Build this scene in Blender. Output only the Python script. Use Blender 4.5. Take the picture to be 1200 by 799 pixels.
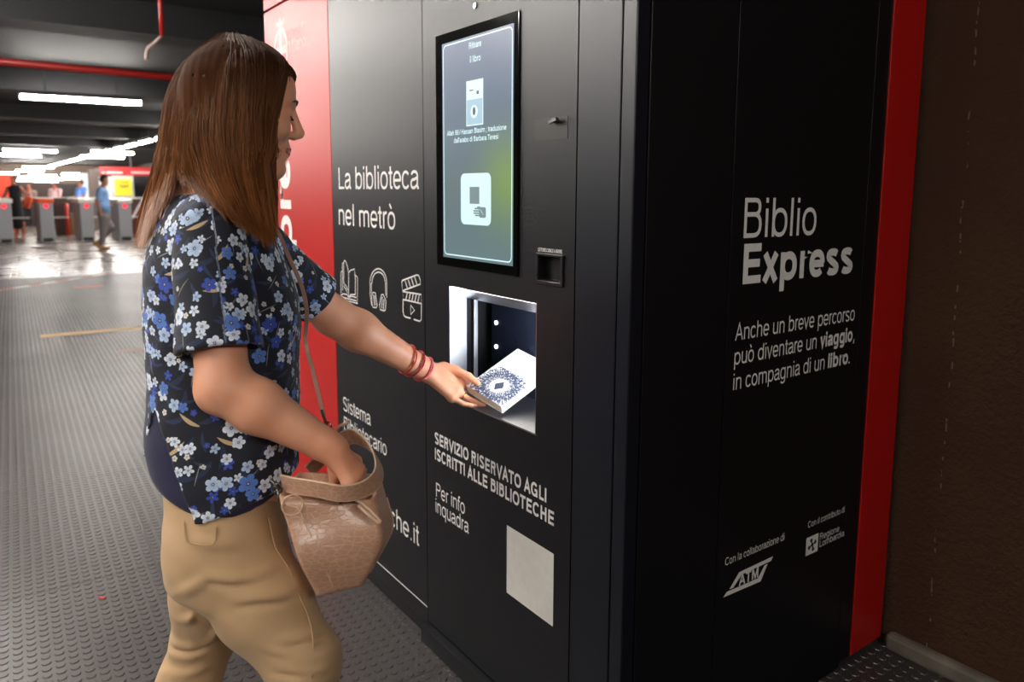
import bpy, bmesh, math, random
import numpy as np
from mathutils import Vector, Matrix

random.seed(7)
rng = np.random.default_rng(7)
for o in list(bpy.data.objects):
    bpy.data.objects.remove(o, do_unlink=True)
scene = bpy.context.scene
C = scene.collection

# ---------------------------------------------------------------- camera
CAM = np.array([1.12103, -1.12, 1.42])
YAW, PITCH, ROLL = math.radians(-53.97821), math.radians(7.44134), math.radians(0.29149)
FPX, PPX, PPY = 886.407, 600.29, 341.087
_cy, _sy, _cp, _sp = math.cos(YAW), math.sin(YAW), math.cos(PITCH), math.sin(PITCH)
_fw = np.array([_sy*_cp, _cy*_cp, -_sp]); _rt = np.array([_cy, -_sy, 0.0]); _up = np.cross(_rt, _fw)
_cr, _sr = math.cos(ROLL), math.sin(ROLL)
CM = np.array([_cr*_rt + _sr*_up, -_sr*_rt + _cr*_up, _fw])     # rows: right, up, forward
cam_data = bpy.data.cameras.new('camera'); cam = bpy.data.objects.new('camera', cam_data); C.objects.link(cam)
m3 = Matrix([[CM[0][i], CM[1][i], -CM[2][i]] for i in range(3)])
cam.matrix_world = Matrix.Translation(Vector(CAM)) @ m3.to_4x4()
cam_data.sensor_width = 36.0
cam_data.sensor_fit = 'HORIZONTAL'
cam_data.lens = FPX/1200*36
cam_data.shift_x = (600-PPX)/1200
cam_data.shift_y = -(399.5-PPY)/1200
cam_data.clip_start = 0.05; cam_data.clip_end = 300
cam_data.dof.use_dof = True
cam_data.dof.focus_distance = 1.75
cam_data.dof.aperture_fstop = 3.6
scene.camera = cam

def ray(x, y): return CM.T @ np.array([(x-PPX)/FPX, -(y-PPY)/FPX, 1.0])
def at(x, y, d):                      # point of the place seen at (x, y) at depth d
    return CAM + ray(x, y)*d
def onY(x, y, Y=0.0):
    d = ray(x, y); return CAM + d*((Y-CAM[1])/d[1])
def onX(x, y, X=0.0):
    d = ray(x, y); return CAM + d*((X-CAM[0])/d[0])
def onZ(x, y, Z=0.0):
    d = ray(x, y); return CAM + d*((Z-CAM[2])/d[2])

# ---------------------------------------------------------------- world, exposure
world = bpy.data.worlds.new('world'); scene.world = world; world.use_nodes = True
world.node_tree.nodes['Background'].inputs[0].default_value = (0.62, 0.64, 0.7, 1)
world.node_tree.nodes['Background'].inputs[1].default_value = 0.02
scene.view_settings.view_transform = 'Standard'
scene.view_settings.look = 'None'
scene.view_settings.gamma = 1.0
scene.view_settings.use_curve_mapping = False
scene.view_settings.exposure = 0.28

LAMP_Z = 2.70
TUBE_POWER = 110.0      # emission strength of the fluorescent tubes

# ---------------------------------------------------------------- materials
def s2l(c):
    c = c/255.0
    return c/12.92 if c <= 0.04045 else ((c+0.055)/1.055)**2.4
def rgb(r, g, b): return (s2l(r), s2l(g), s2l(b), 1.0)
class NT:
    def __init__(s, name):
        s.m = bpy.data.materials.new(name); s.m.use_nodes = True
        s.t = s.m.node_tree; s.n = s.t.nodes; s.b = s.n['Principled BSDF']; s.out = s.n['Material Output']
    def new(s, ty, **kw):
        nd = s.n.new(ty)
        for k, v in kw.items(): setattr(nd, k, v)
        return nd
    def link(s, a, b): s.t.links.new(a, b)
    def math(s, op, a, b=None, c=None, clamp=False):
        nd = s.n.new('ShaderNodeMath'); nd.operation = op; nd.use_clamp = clamp
        for i, v in enumerate((a, b, c)):
            if v is None: continue
            if isinstance(v, (int, float)): nd.inputs[i].default_value = v
            else: s.link(v, nd.inputs[i])
        return nd.outputs[0]
    def vmath(s, op, a, b=None):
        nd = s.n.new('ShaderNodeVectorMath'); nd.operation = op
        for i, v in enumerate((a, b)):
            if v is None: continue
            if isinstance(v, tuple): nd.inputs[i].default_value = v
            elif isinstance(v, (int, float)): nd.inputs[i].default_value = (v, v, v)
            else: s.link(v, nd.inputs[i])
        return nd
    def mix(s, f, a, b):
        nd = s.n.new('ShaderNodeMix'); nd.data_type = 'RGBA'
        for i, v in ((0, f), (6, a), (7, b)):
            if isinstance(v, (int, float, tuple)): nd.inputs[i].default_value = v
            else: s.link(v, nd.inputs[i])
        return nd.outputs[2]
    def coord(s, which='Object'):
        return s.n.new('ShaderNodeTexCoord').outputs[which]
    def noise(s, vec, scale, detail=3, rough=0.5, dist=0.0):
        nd = s.n.new('ShaderNodeTexNoise'); nd.inputs['Scale'].default_value = scale
        nd.inputs['Detail'].default_value = detail; nd.inputs['Roughness'].default_value = rough
        nd.inputs['Distortion'].default_value = dist
        s.link(vec, nd.inputs['Vector']); return nd.outputs[0]
    def mapping(s, vec, scale=(1, 1, 1), rot=(0, 0, 0), loc=(0, 0, 0)):
        nd = s.n.new('ShaderNodeMapping'); s.link(vec, nd.inputs[0])
        nd.inputs['Scale'].default_value = scale; nd.inputs['Rotation'].default_value = rot; nd.inputs['Location'].default_value = loc
        return nd.outputs[0]
    def ramp(s, f, stops, interp='LINEAR'):
        nd = s.n.new('ShaderNodeValToRGB'); nd.color_ramp.interpolation = interp
        e = nd.color_ramp.elements
        while len(e) > 1: e.remove(e[-1])
        e[0].position = stops[0][0]; e[0].color = stops[0][1]
        for p, c in stops[1:]:
            x = e.new(p); x.color = c
        s.link(f, nd.inputs[0]); return nd.outputs[0]
    def bump(s, h, strength=0.3, dist=0.01):
        nd = s.n.new('ShaderNodeBump'); nd.inputs['Strength'].default_value = strength
        nd.inputs['Distance'].default_value = dist; s.link(h, nd.inputs['Height'])
        s.link(nd.outputs[0], s.b.inputs['Normal']); return nd
    def set(s, **kw):
        for k, v in kw.items():
            k = k.replace('_', ' ')
            if isinstance(v, (int, float, tuple)): s.b.inputs[k].default_value = v
            else: s.link(v, s.b.inputs[k])

def plain(name, col, rough=0.5, metal=0.0, grain=0.04, gscale=40.0, bump=0.05, **kw):
    t = NT(name); v = t.coord()
    n = t.noise(v, gscale, 4)
    c0 = tuple(max(0, x*(1-grain)) for x in col[:3])+(1,); c1 = tuple(min(1, x*(1+grain)) for x in col[:3])+(1,)
    t.set(Base_Color=t.ramp(n, [(0.3, c0), (0.7, c1)]), Metallic=metal)
    t.set(Roughness=t.math('MULTIPLY_ADD', n, 0.12, rough-0.06))
    if bump: t.bump(n, bump, 0.002)
    t.set(**kw)
    return t.m
def emissive(name, col, strength):
    t = NT(name); t.set(Base_Color=(0.03, 0.03, 0.03, 1), Roughness=0.4, Emission_Color=col, Emission_Strength=strength); return t.m

# ---------------------------------------------------------------- object helpers
def tag(o, label=None, cat=None, group=None, kind=None):
    if label: o['label'] = label
    if cat: o['category'] = cat
    if group: o['group'] = group
    if kind: o['kind'] = kind
    return o
def empty(name, loc=(0, 0, 0), parent=None):
    o = bpy.data.objects.new(name, None); C.objects.link(o); o.empty_display_size = 0.1
    o.location = loc
    if parent: o.parent = parent
    return o
def link(name, me, mat, parent=None, label=None, smooth=False):
    o = bpy.data.objects.new(name, me); C.objects.link(o)
    if mat is not None:
        for mm in (mat if isinstance(mat, (list, tuple)) else [mat]): me.materials.append(mm)
    if parent is not None:
        o.parent = parent
        o.matrix_parent_inverse = Matrix.Identity(4)
    if smooth: me.polygons.foreach_set('use_smooth', [True]*len(me.polygons))
    if label: o['label'] = label
    return o
def wpos(o):
    p = Vector((0, 0, 0))
    while o is not None:
        p += o.location; o = o.parent
    return p
def finish(name, bm, mat, parent=None, label=None, smooth=False, ground=None, bevel=0.0, seg=2):
    """bm is in world coordinates; the mesh is re-based on its parent (parents here carry only a location)."""
    bmesh.ops.recalc_face_normals(bm, faces=bm.faces)
    if bevel > 0:
        es = [e for e in bm.edges if len(e.link_faces) == 2 and e.calc_face_angle(0) > 0.5]
        bmesh.ops.bevel(bm, geom=es, offset=bevel, segments=seg, affect='EDGES', profile=0.5, clamp_overlap=True)
    off = wpos(parent) if parent is not None else Vector((0, 0, 0))
    loc = Vector((0, 0, 0))
    if parent is None:
        xs = [v.co for v in bm.verts]
        loc = Vector((sum(v.x for v in xs)/len(xs), sum(v.y for v in xs)/len(xs), min(v.z for v in xs)))
    for v in bm.verts: v.co -= off + loc
    me = bpy.data.meshes.new(name); bm.to_mesh(me); bm.free()
    o = link(name, me, mat, parent, label, smooth)
    if parent is None: o.location = loc
    return o
def box(bm, x0, x1, y0, y1, z0, z1):
    vs = [bm.verts.new((x, y, z)) for x in (x0, x1) for y in (y0, y1) for z in (z0, z1)]
    for f in ((0, 1, 3, 2), (4, 6, 7, 5), (0, 4, 5, 1), (2, 3, 7, 6), (0, 2, 6, 4), (1, 5, 7, 3)):
        bm.faces.new([vs[i] for i in f])
def bx(name, a, mat, parent=None, bevel=0.0, label=None):
    bm = bmesh.new(); box(bm, *a); return finish(name, bm, mat, parent, label, bevel=bevel)
def obox(bm, c, ax, ay, az, hx, hy, hz):
    c, ax, ay, az = (Vector(q) for q in (c, ax, ay, az)); vs = []
    for sx in (-1, 1):
        for sy in (-1, 1):
            for sz in (-1, 1): vs.append(bm.verts.new(c+ax*hx*sx+ay*hy*sy+az*hz*sz))
    for f in ((0, 1, 3, 2), (4, 6, 7, 5), (0, 4, 5, 1), (2, 3, 7, 6), (0, 2, 6, 4), (1, 5, 7, 3)):
        bm.faces.new([vs[i] for i in f])
def tube(bm, pts, rad, n=10, closed=False, cap=True):
    pts = [Vector(p) for p in pts]; N = len(pts)
    rad = rad if isinstance(rad, (list, tuple)) else [rad]*N
    rings = []; prev = None
    for i, p in enumerate(pts):
        if closed: t = (pts[(i+1) % N]-pts[i-1])
        else: t = pts[min(i+1, N-1)]-pts[max(i-1, 0)]
        t.normalize()
        if prev is None:
            a = Vector((0, 0, 1)) if abs(t.z) < 0.9 else Vector((1, 0, 0)); nrm = t.cross(a).normalized()
        else:
            nrm = (prev-t*prev.dot(t)).normalized()
        prev = nrm; b = t.cross(nrm)
        rings.append([bm.verts.new(p+(nrm*math.cos(2*math.pi*k/n)+b*math.sin(2*math.pi*k/n))*rad[i]) for k in range(n)])
    for i in range(N if closed else N-1):
        r0, r1 = rings[i], rings[(i+1) % N]
        for k in range(n): bm.faces.new((r0[k], r0[(k+1) % n], r1[(k+1) % n], r1[k]))
    if cap and not closed:
        bm.faces.new(list(reversed(rings[0]))); bm.faces.new(rings[-1])
def catmull(pts, sub=8, closed=False):
    P = [np.array(p, float) for p in pts]; N = len(P); out = []
    for i in range(N if closed else N-1):
        p0 = P[(i-1) % N] if (closed or i > 0) else 2*P[0]-P[1]
        p1, p2 = P[i], P[(i+1) % N]
        p3 = P[(i+2) % N] if (closed or i+2 < N) else 2*P[-1]-P[-2]
        for k in range(sub):
            t = k/sub
            out.append(0.5*((2*p1)+(-p0+p2)*t+(2*p0-5*p1+4*p2-p3)*t*t+(-p0+3*p1-3*p2+p3)*t**3))
    if not closed: out.append(P[-1])
    return out
def plate(bm, u, v, w0, w1, holes, axis='Y'):
    """flat panel with rectangular holes. u,v = (min,max) in the panel plane, w0,w1 its depth range"""
    us = sorted(set([*u]+[h[i] for h in holes for i in (0, 1)])); vs = sorted(set([*v]+[h[i] for h in holes for i in (2, 3)]))
    def P(a, b, w): return (a, w, b) if axis == 'Y' else (w, a, b)
    V = {}
    def g(i, j, w):
        k = (i, j, w)
        if k not in V: V[k] = bm.verts.new(P(us[i], vs[j], w))
        return V[k]
    nu, nv = len(us)-1, len(vs)-1
    def solid(i, j):
        if i < 0 or j < 0 or i >= nu or j >= nv: return False
        cu, cv = (us[i]+us[i+1])/2, (vs[j]+vs[j+1])/2
        return not any(h[0] < cu < h[1] and h[2] < cv < h[3] for h in holes)
    for i in range(nu):
        for j in range(nv):
            if not solid(i, j): continue
            for w in (w0, w1): bm.faces.new((g(i, j, w), g(i+1, j, w), g(i+1, j+1, w), g(i, j+1, w)))
            for (di, dj, a, b) in ((-1, 0, (i, j), (i, j+1)), (1, 0, (i+1, j), (i+1, j+1)), (0, -1, (i, j), (i+1, j)), (0, 1, (i, j+1), (i+1, j+1))):
                if not solid(i+di, j+dj): bm.faces.new((g(*a, w0), g(*b, w0), g(*b, w1), g(*a, w1)))

# lettering: a plain grotesque alphabet drawn with strokes of even width, fitted between two measured points
XH, CP, DS = 0.523, 0.718, -0.205
def _arc(cx, cy, rx, ry, a0, a1, n=None):
    n = n or max(4, int(abs(a1-a0)/15)+1); out = []
    for a in np.linspace(math.radians(a0), math.radians(a1), n):
        c, s_ = math.cos(a), math.sin(a)
        out.append((cx+rx*math.copysign(abs(c)**0.88, c), cy+ry*math.copysign(abs(s_)**0.88, s_)))
    return out
def glyph(ch, w):
    h = w/2; o = 0.010; q = h-o        # q: inset of round strokes
    def bowl(x0, x1, y0=0.0, y1=XH, a0=0, a1=360, n=None):
        return _arc((x0+x1)/2, (y0+y1)/2, (x1-x0)/2-h, (y1-y0)/2-q, a0, a1, n)
    def v(x, y0, y1): return [(x, y0), (x, y1)]
    xw = 0.50 + (w-0.085)*0.6
    if ch == 'o': return [bowl(0.035, 0.035+xw, a1=360)], xw+0.07
    if ch == 'ò': return [bowl(0.035, 0.035+xw), [(0.17, 0.76), (0.30, 0.62)]], xw+0.07
    if ch in 'bp': 
        st = v(0.065+h, 0, CP) if ch == 'b' else v(0.065+h, DS, XH)
        return [st, bowl(0.065, 0.065+xw)], xw+0.10
    if ch in 'dqg':
        x1 = 0.035+xw; st = v(x1-h, 0, CP) if ch == 'd' else v(x1-h, DS, XH)
        if ch == 'g': st = [(x1-h, XH)]+[(x1-h, 0.0)]+_arc((0.035+x1)/2+0.01, -0.03, (x1-0.045)/2-h-0.01, 0.18-q, 0, -150, 9)
        return [bowl(0.035, x1), st], x1+0.065
    if ch == 'c': return [bowl(0.03, 0.03+xw-0.02, a0=38, a1=322)], xw+0.02
    if ch == 'e':
        x0, x1 = 0.035, 0.035+xw
        return [_arc((x0+x1)/2, XH/2, (x1-x0)/2-h, XH/2-q, 0, 318), [(x0+h, XH/2-0.005), (x1-h*0.4, XH/2-0.005)]], xw+0.06
    if ch == 'a':
        x1 = 0.035+xw-0.055
        return [_arc((0.07+x1)/2-0.005, XH-0.16, (x1-0.07)/2-h*0.7, 0.16-q, 165, 0, 9)+[(x1-h, 0.10), (x1-h*0.3, h*0.9), (x1+0.05, h)],
                [(x1-h, XH*0.62)]+_arc(0.20+h*0.3, 0.15, 0.165-h*0.6, 0.15-q, 80, 290, 10)+[(x1-h, 0.12)]], x1+0.065
    if ch == 'i': return [v(0.11, 0, XH), v(0.11, CP-w*1.1, CP)], 0.222
    if ch == 'l': return [v(0.11, 0, CP)], 0.222
    if ch in 'nhu':
        x0, x1 = 0.065+h, 0.065+0.425-h*0.4+(w-0.085)*0.6
        if ch == 'u': return [v(x1, 0, XH), [(x0, XH), (x0, 0.17)]+_arc((x0+x1)/2, 0.17, (x1-x0)/2, 0.17-q, 180, 360, 9)], x1+0.065+h
        top = XH if ch == 'n' else CP
        return [v(x0, 0, top), _arc((x0+x1)/2, XH-0.17, (x1-x0)/2, 0.17-q, 180, 0, 9)+[(x1, 0)]], x1+0.065+h
    if ch == 'm':
        x0 = 0.065+h; d = 0.325+(w-0.085)*0.5
        P = [v(x0, 0, XH)]
        for k in (0, 1): P.append(_arc(x0+d*(k+0.5), XH-0.14, d/2, 0.14-q, 180, 0, 9)+[(x0+d*(k+1), 0)])
        return P, x0+2*d+h+0.065
    if ch == 'r': return [v(0.07+h, 0, XH), _arc(0.07+h+0.19, XH-0.18, 0.19, 0.18-q, 180, 90, 5)+[(0.32, XH-q)]], 0.333+(w-0.085)*0.5
    if ch == 't': return [[(0.14, 0.67), (0.14, 0.12), (0.165, h*1.1), (0.27, h)], [(0.015, XH-h), (0.27, XH-h)]], 0.29+(w-0.085)*0.5
    if ch == 's':
        x0, x1 = 0.035, 0.035+0.43+(w-0.085)*0.6; c = (x0+x1)/2; r = (x1-x0)/2-h; yt = XH-(0.14); yb = 0.14
        return [_arc(c, yt, r, 0.14-q, 25, 205, 9)+[(c-r*0.35, XH*0.555), (c+r*0.35, XH*0.445)]+_arc(c, yb, r, 0.14-q, 25, -155, 9)], x1+0.035
    if ch == 'v': return [[(0.02+h*0.7, XH), (0.25, h*0.5), (0.48-h*0.7, XH)]], 0.50
    if ch == 'x': return [[(0.03+h*0.6, 0), (0.47-h*0.6, XH)], [(0.03+h*0.6, XH), (0.47-h*0.6, 0)]], 0.50
    if ch == 'z': return [[(0.04, XH-h), (0.44, XH-h)], [(0.44-h, XH-w), (0.04+h, w)], [(0.03, h), (0.45, h)]], 0.48
    if ch == 'f': return [[(0.12, 0), (0.12, 0.6), (0.15, 0.68), (0.22, CP-h), (0.27, CP-h)], [(0.015, XH-h), (0.25, XH-h)]], 0.28
    if ch == 'I': return [v(0.14, 0, CP)], 0.278
    if ch == 'L': return [[(0.08+h, CP), (0.08+h, h)], [(0.08, h), (0.53, h)]], 0.555
    if ch in 'EF':
        P = [v(0.09+h, 0, CP), [(0.09, CP-h), (0.61, CP-h)], [(0.09, CP*0.51), (0.58, CP*0.51)]]
        if ch == 'E': P.append([(0.09, h), (0.62, h)])
        return P, 0.667
    if ch == 'T': return [v(0.305, 0, CP), [(0.02, CP-h), (0.59, CP-h)]], 0.611
    if ch == 'H': return [v(0.08+h, 0, CP), v(0.64-h, 0, CP), [(0.08, CP*0.52), (0.64, CP*0.52)]], 0.722
    if ch == 'V': return [[(0.02+h*0.6, CP), (0.333, h*0.4), (0.647-h*0.6, CP)]], 0.667
    if ch == 'A': return [[(0.02+h*0.6, 0), (0.333, CP-h*0.4), (0.647-h*0.6, 0)], [(0.13, 0.24), (0.54, 0.24)]], 0.667
    if ch == 'Z': return [[(0.04, CP-h), (0.57, CP-h)], [(0.57-h, CP-w), (0.03+h, w)], [(0.03, h), (0.58, h)]], 0.611
    if ch == 'M': return [v(0.075+h, 0, CP), v(0.76-h, 0, CP), [(0.075+h, CP), (0.417, h), (0.76-h, CP)]], 0.833
    if ch == 'N': return [v(0.08+h, 0, CP), v(0.64-h, 0, CP), [(0.08+h, CP), (0.64-h, 0)]], 0.722
    if ch == 'O': return [_arc(0.389, CP/2, 0.35-h, CP/2-q, 0, 360)], 0.778
    if ch in 'CG':
        P = [_arc(0.375, CP/2, 0.335-h, CP/2-q, 40, 320 if ch == 'C' else 335)]
        if ch == 'G': P += [[(0.40, CP*0.47), (0.69-h*0.4, CP*0.47)], [(0.69-h, CP*0.5), (0.69-h, 0.0)]]
        return P, 0.722 if ch == 'C' else 0.778
    if ch == 'D': return [v(0.085+h, 0, CP), [(0.085, CP-h), (0.33, CP-h)]+_arc(0.33, CP/2, 0.345-h, CP/2-h, 90, -90, 13)+[(0.085, h)]], 0.722
    if ch in 'PRB':
        m_ = CP*0.46 if ch != 'B' else CP*0.53; x1 = 0.62 if ch != 'B' else 0.585; r = (CP-m_)/2
        P = [v(0.08+h, 0, CP), [(0.08, CP-h), (x1-r, CP-h)]+_arc(x1-r, (CP+m_)/2, r-h, r-h*1.0+0.0, 90, -90, 9)+[(0.08, m_+h*1.0)]]
        if ch == 'B':
            r2 = (m_+w)/2; P.append([(0.08, m_+h), (0.62-r2, m_+h)]+_arc(0.62-r2, (m_+w)/2, r2-h, r2-h, 90, -90, 9)+[(0.08, h)])
        if ch == 'R': P.append([(0.42, m_+h)]+[(0.56-h, m_-0.06), (0.57-h, 0.10), (0.62-h, 0)])
        return P, 0.667 if ch != 'R' else 0.722
    if ch == 'S':
        c, r = 0.335, 0.285-h; t4 = CP*0.26
        return [_arc(c, CP-t4, r, t4-q, 20, 210, 10)+[(c-r*0.4, CP*0.56), (c+r*0.4, CP*0.45)]+_arc(c, t4, r, t4-q, 30, -160, 10)], 0.667
    if ch == '9': return [bowl(0.04, 0.52, 0.25, 0.71), [(0.52-h, 0.48), (0.50-h, 0.2), (0.36, h), (0.22, h), (0.09, 0.12)]], 0.556
    if ch == ',': return [[(0.14, w), (0.14, 0), (0.11, -0.12)]], 0.278
    if ch == '.': return [v(0.14, 0, w)], 0.278
    if ch == ';': return [v(0.14, 0.4, 0.4+w), [(0.14, w), (0.14, 0), (0.11, -0.12)]], 0.278
    if ch == "'": return [v(0.095, 0.5, CP)], 0.19
    if ch == '/': return [[(0.0, 0), (0.28, CP)]], 0.278
    return [], 0.278
def letter(name, s, u0, u1, v, h, mat, parent, plane='F', depth=None, bold=0.0, rot=0, label=None, width=None):
    """u0..u1 horizontal run, v baseline, h ascender height. plane F: front (y=0), S: side (x=0)"""
    w = width or (0.145 if bold else 0.082)
    runs = []; x = 0.0
    for ch in s:
        P, adv = glyph(ch, w)
        runs.append((x, P)); x += adv
    allx = [x0+p[0] for x0, P in runs for path in P for p in path]
    mn, mx = min(allx)-w/2, max(allx)+w/2
    sx = (u1-u0)/(mx-mn); sy = h/CP
    bm = bmesh.new()
    def put(a, b):
        U = u0+(a-mn)*sx; V = b*sy
        if rot == 90: return (v-V, depth if depth is not None else -0.0007, U)
        if plane == 'F': return (U, depth if depth is not None else -0.0007, v+V)
        return (depth if depth is not None else 0.0007, U, v+V)
    kk = 0
    for x0, P in runs:
        for path in P:
            Q = [np.array((x0+a, b)) for a, b in path]; Q = [Q[0]]+[q_ for p_, q_ in zip(Q, Q[1:]) if np.abs(q_-p_).max() > 1e-4]; n = len(Q); Lf = []; Rt = []
            for i in range(n):
                t1 = Q[i]-Q[i-1] if i > 0 else None; t2 = Q[i+1]-Q[i] if i < n-1 else None
                t1 = t1/(np.linalg.norm(t1)+1e-9) if t1 is not None else None; t2 = t2/(np.linalg.norm(t2)+1e-9) if t2 is not None else None
                tt = t1 if t2 is None else t2 if t1 is None else t1+t2
                if n > 3 and np.allclose(Q[0], Q[-1], atol=1e-4) and i in (0, n-1): tt = (Q[1]-Q[0])/np.linalg.norm(Q[1]-Q[0])+(Q[-1]-Q[-2])/np.linalg.norm(Q[-1]-Q[-2])
                tt = tt/(np.linalg.norm(tt)+1e-9); k = 1.0
                if t1 is not None and t2 is not None: k = 1/max(0.45, float(np.dot(tt, t2)))
                nn_ = np.array([-tt[1], tt[0]])*w/2*k
                Lf.append(bm.verts.new(put(*(Q[i]+nn_)))); Rt.append(bm.verts.new(put(*(Q[i]-nn_))))
            kk += 1; dz = 0.00007*(kk % 5)
            for q_ in Lf+Rt:
                if plane == 'F': q_.co.y -= dz
                else: q_.co.x += dz
            for i in range(n-1): bm.faces.new((Lf[i], Rt[i], Rt[i+1], Lf[i+1]))
    want = Vector((0, -1, 0)) if plane == 'F' else Vector((1, 0, 0))
    off = wpos(parent)
    for vv in bm.verts: vv.co -= off
    bm.normal_update()
    for f in bm.faces:
        if f.normal.dot(want) < 0: f.normal_flip()
    me = bpy.data.meshes.new(name); bm.to_mesh(me); bm.free()
    o = link(name, me, mat, parent, label); return o
def polyflat(bm, pts2, plane='F', d=-0.0008):
    vs = [bm.verts.new((a, d, b) if plane == 'F' else (d, a, b)) for a, b in pts2]
    bm.faces.new(vs)
def stroke(bm, pts2, w, plane='F', d=-0.0008, closed=False):
    """printed line of width w along a 2D path"""
    P = [np.array(p, float) for p in pts2]; n = len(P); L = []; Rr = []
    for i in range(n):
        a = P[i-1] if (closed or i > 0) else P[i]; b = P[(i+1) % n] if (closed or i < n-1) else P[i]
        t = b-a; t /= (np.linalg.norm(t)+1e-12); nn = np.array([-t[1], t[0]])*w/2
        L.append(P[i]+nn); Rr.append(P[i]-nn)
    mk = lambda q: bm.verts.new((q[0], d, q[1]) if plane == 'F' else (d, q[0], q[1]))
    L = [mk(q) for q in L]; Rr = [mk(q) for q in Rr]
    for i in range(n if closed else n-1):
        j = (i+1) % n; bm.faces.new((L[i], Rr[i], Rr[j], L[j]))
# ================================================================ SETTING
t = NT('wall_stucco'); v = t.coord()
n1 = t.noise(v, 9, 8, 0.65); n2 = t.noise(v, 60, 6, 0.7); n3 = t.noise(v, 1.3, 3)
gp = t.new('ShaderNodeNewGeometry'); sx_ = t.new('ShaderNodeSeparateXYZ'); t.link(gp.outputs['Position'], sx_.inputs[0])
dx0 = float(onY(1133, 190, 1.175)[0])
drip = t.math('LESS_THAN', t.math('ABSOLUTE', t.math('SUBTRACT', t.math('ADD', sx_.outputs[0], t.math('MULTIPLY', t.noise(gp.outputs['Position'], 5, 2), 0.03)), dx0+0.015)), 0.0022)
drip = t.math('MULTIPLY', drip, t.math('GREATER_THAN', t.noise(gp.outputs['Position'], 38, 3), 0.58))
t.set(Base_Color=t.mix(t.math('MULTIPLY', drip, 0.4), t.mix(n3, rgb(106, 66, 36), rgb(74, 50, 34)), rgb(190, 180, 165)), Roughness=0.75)
t.bump(t.math('ADD', n1, t.math('MULTIPLY', n2, 0.8)), 1.0, 0.035); M_stucco = t.m
t = NT('ceiling_dark'); v = t.coord()
t.set(Base_Color=t.mix(t.noise(v, 2.0, 5), rgb(15, 15, 17), rgb(26, 26, 28)), Roughness=0.7); M_ceil = t.m
t = NT('rubber_floor'); v = t.coord(); oi = t.new('ShaderNodeObjectInfo')
geo = t.new('ShaderNodeNewGeometry')
nn = t.noise(geo.outputs['Position'], 1.1, 6, 0.6); nf = t.noise(geo.outputs['Position'], 60, 4)
base = t.mix(nn, rgb(48, 45, 45), rgb(76, 71, 70))
base = t.mix(t.math('MULTIPLY', oi.outputs['Random'], 0.45), base, rgb(44, 41, 41))
base = t.mix(t.math('MULTIPLY', nf, 0.25), base, rgb(110, 104, 100))
t.set(Base_Color=base, Roughness=t.math('MULTIPLY_ADD', nn, 0.22, 0.24)); t.set(Specular_IOR_Level=0.5)
t.bump(nf, 0.15, 0.001); M_rubber = t.m
t = NT('terrazzo_floor'); v = t.coord(); nn = t.noise(v, 1.4, 6, 0.6); vo = t.new('ShaderNodeTexVoronoi'); vo.inputs['Scale'].default_value = 60
t.link(v, vo.inputs['Vector'])
t.set(Base_Color=t.mix(t.math('MULTIPLY', vo.outputs['Distance'], 0.6), t.mix(nn, rgb(120, 108, 98), rgb(150, 138, 128)), rgb(90, 80, 74)), Roughness=t.math('MULTIPLY_ADD', nn, 0.15, 0.2)); M_terr = t.m

# floor : a continuous base plus the studded rubber tiles that the photograph lets one tell apart
ftheta = math.radians(-2.6)
fl = empty('floor', (0, 0, 0)); tag(fl, kind='structure')
bx('screed', (-80, 6, -14, 16, -0.30, -0.0125), M_rubber, fl)
bx('terrazzo_slab', (-80, -13.35, -14, 16, -0.0125, 0.0), M_terr, fl, label='smooth shiny grey-brown floor in front of the turnstiles')
PIT = 0.0360; NST = 32; TS = PIT*NST
bm = bmesh.new()
g = 0.0012
box(bm, g, TS-g, g, TS-g, -0.0125, -0.0028)
for i in range(NST):
    for j in range(NST):
        cx, cy = (i+0.5)*PIT, (j+0.5)*PIT
        r0, r1 = 0.0135, 0.0118
        lo = [bm.verts.new((cx+r0*math.cos(a), cy+r0*math.sin(a), -0.0028)) for a in [k*math.pi/4 for k in range(8)]]
        hi = [bm.verts.new((cx+r1*math.cos(a), cy+r1*math.sin(a), 0.0)) for a in [k*math.pi/4 for k in range(8)]]
        bm.faces.new(hi)
        for k in range(8): bm.faces.new((lo[k], lo[(k+1) % 8], hi[(k+1) % 8], hi[k]))
tile_me = bpy.data.meshes.new('rubber_tile'); bm.to_mesh(tile_me); bm.free(); tile_me.materials.append(M_rubber)
ct, st = math.cos(ftheta), math.sin(ftheta)
jx, jy = -3.045, -0.555            # a tile corner found in the photograph
for ix in range(-10, 6):
    for iy in range(-3, 5):
        lx, ly = ix*TS, iy*TS
        x = jx + lx*ct - ly*st; y = jy + lx*st + ly*ct
        cxw = x + (TS/2)*(ct-st); cyw = y + (TS/2)*(st+ct)
        if cxw < -12.9 or cxw > 2.6: continue
        if cyw > 1.3 and cxw > -2.0: continue
        o = bpy.data.objects.new('rubber_tile', tile_me); C.objects.link(o); o.parent = fl
        o.location = (x, y, 0); o.rotation_euler = (0, 0, ftheta)

cl = bx('ceiling', (-80, 6, -14, 16, 3.15, 3.3), M_ceil); tag(cl, kind='structure')
M_beam = plain('beam_paint', rgb(22, 22, 24), 0.65, grain=0.2, gscale=6)
for i, x in enumerate([-3.2, -7.0, -12.4, -17.6, -23.0, -28.4]):
    o = bx('trim_%d' % (i+1), (x-0.25, x+0.25, -14, 16, 2.86, 3.15), M_beam); tag(o, kind='structure')

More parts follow.
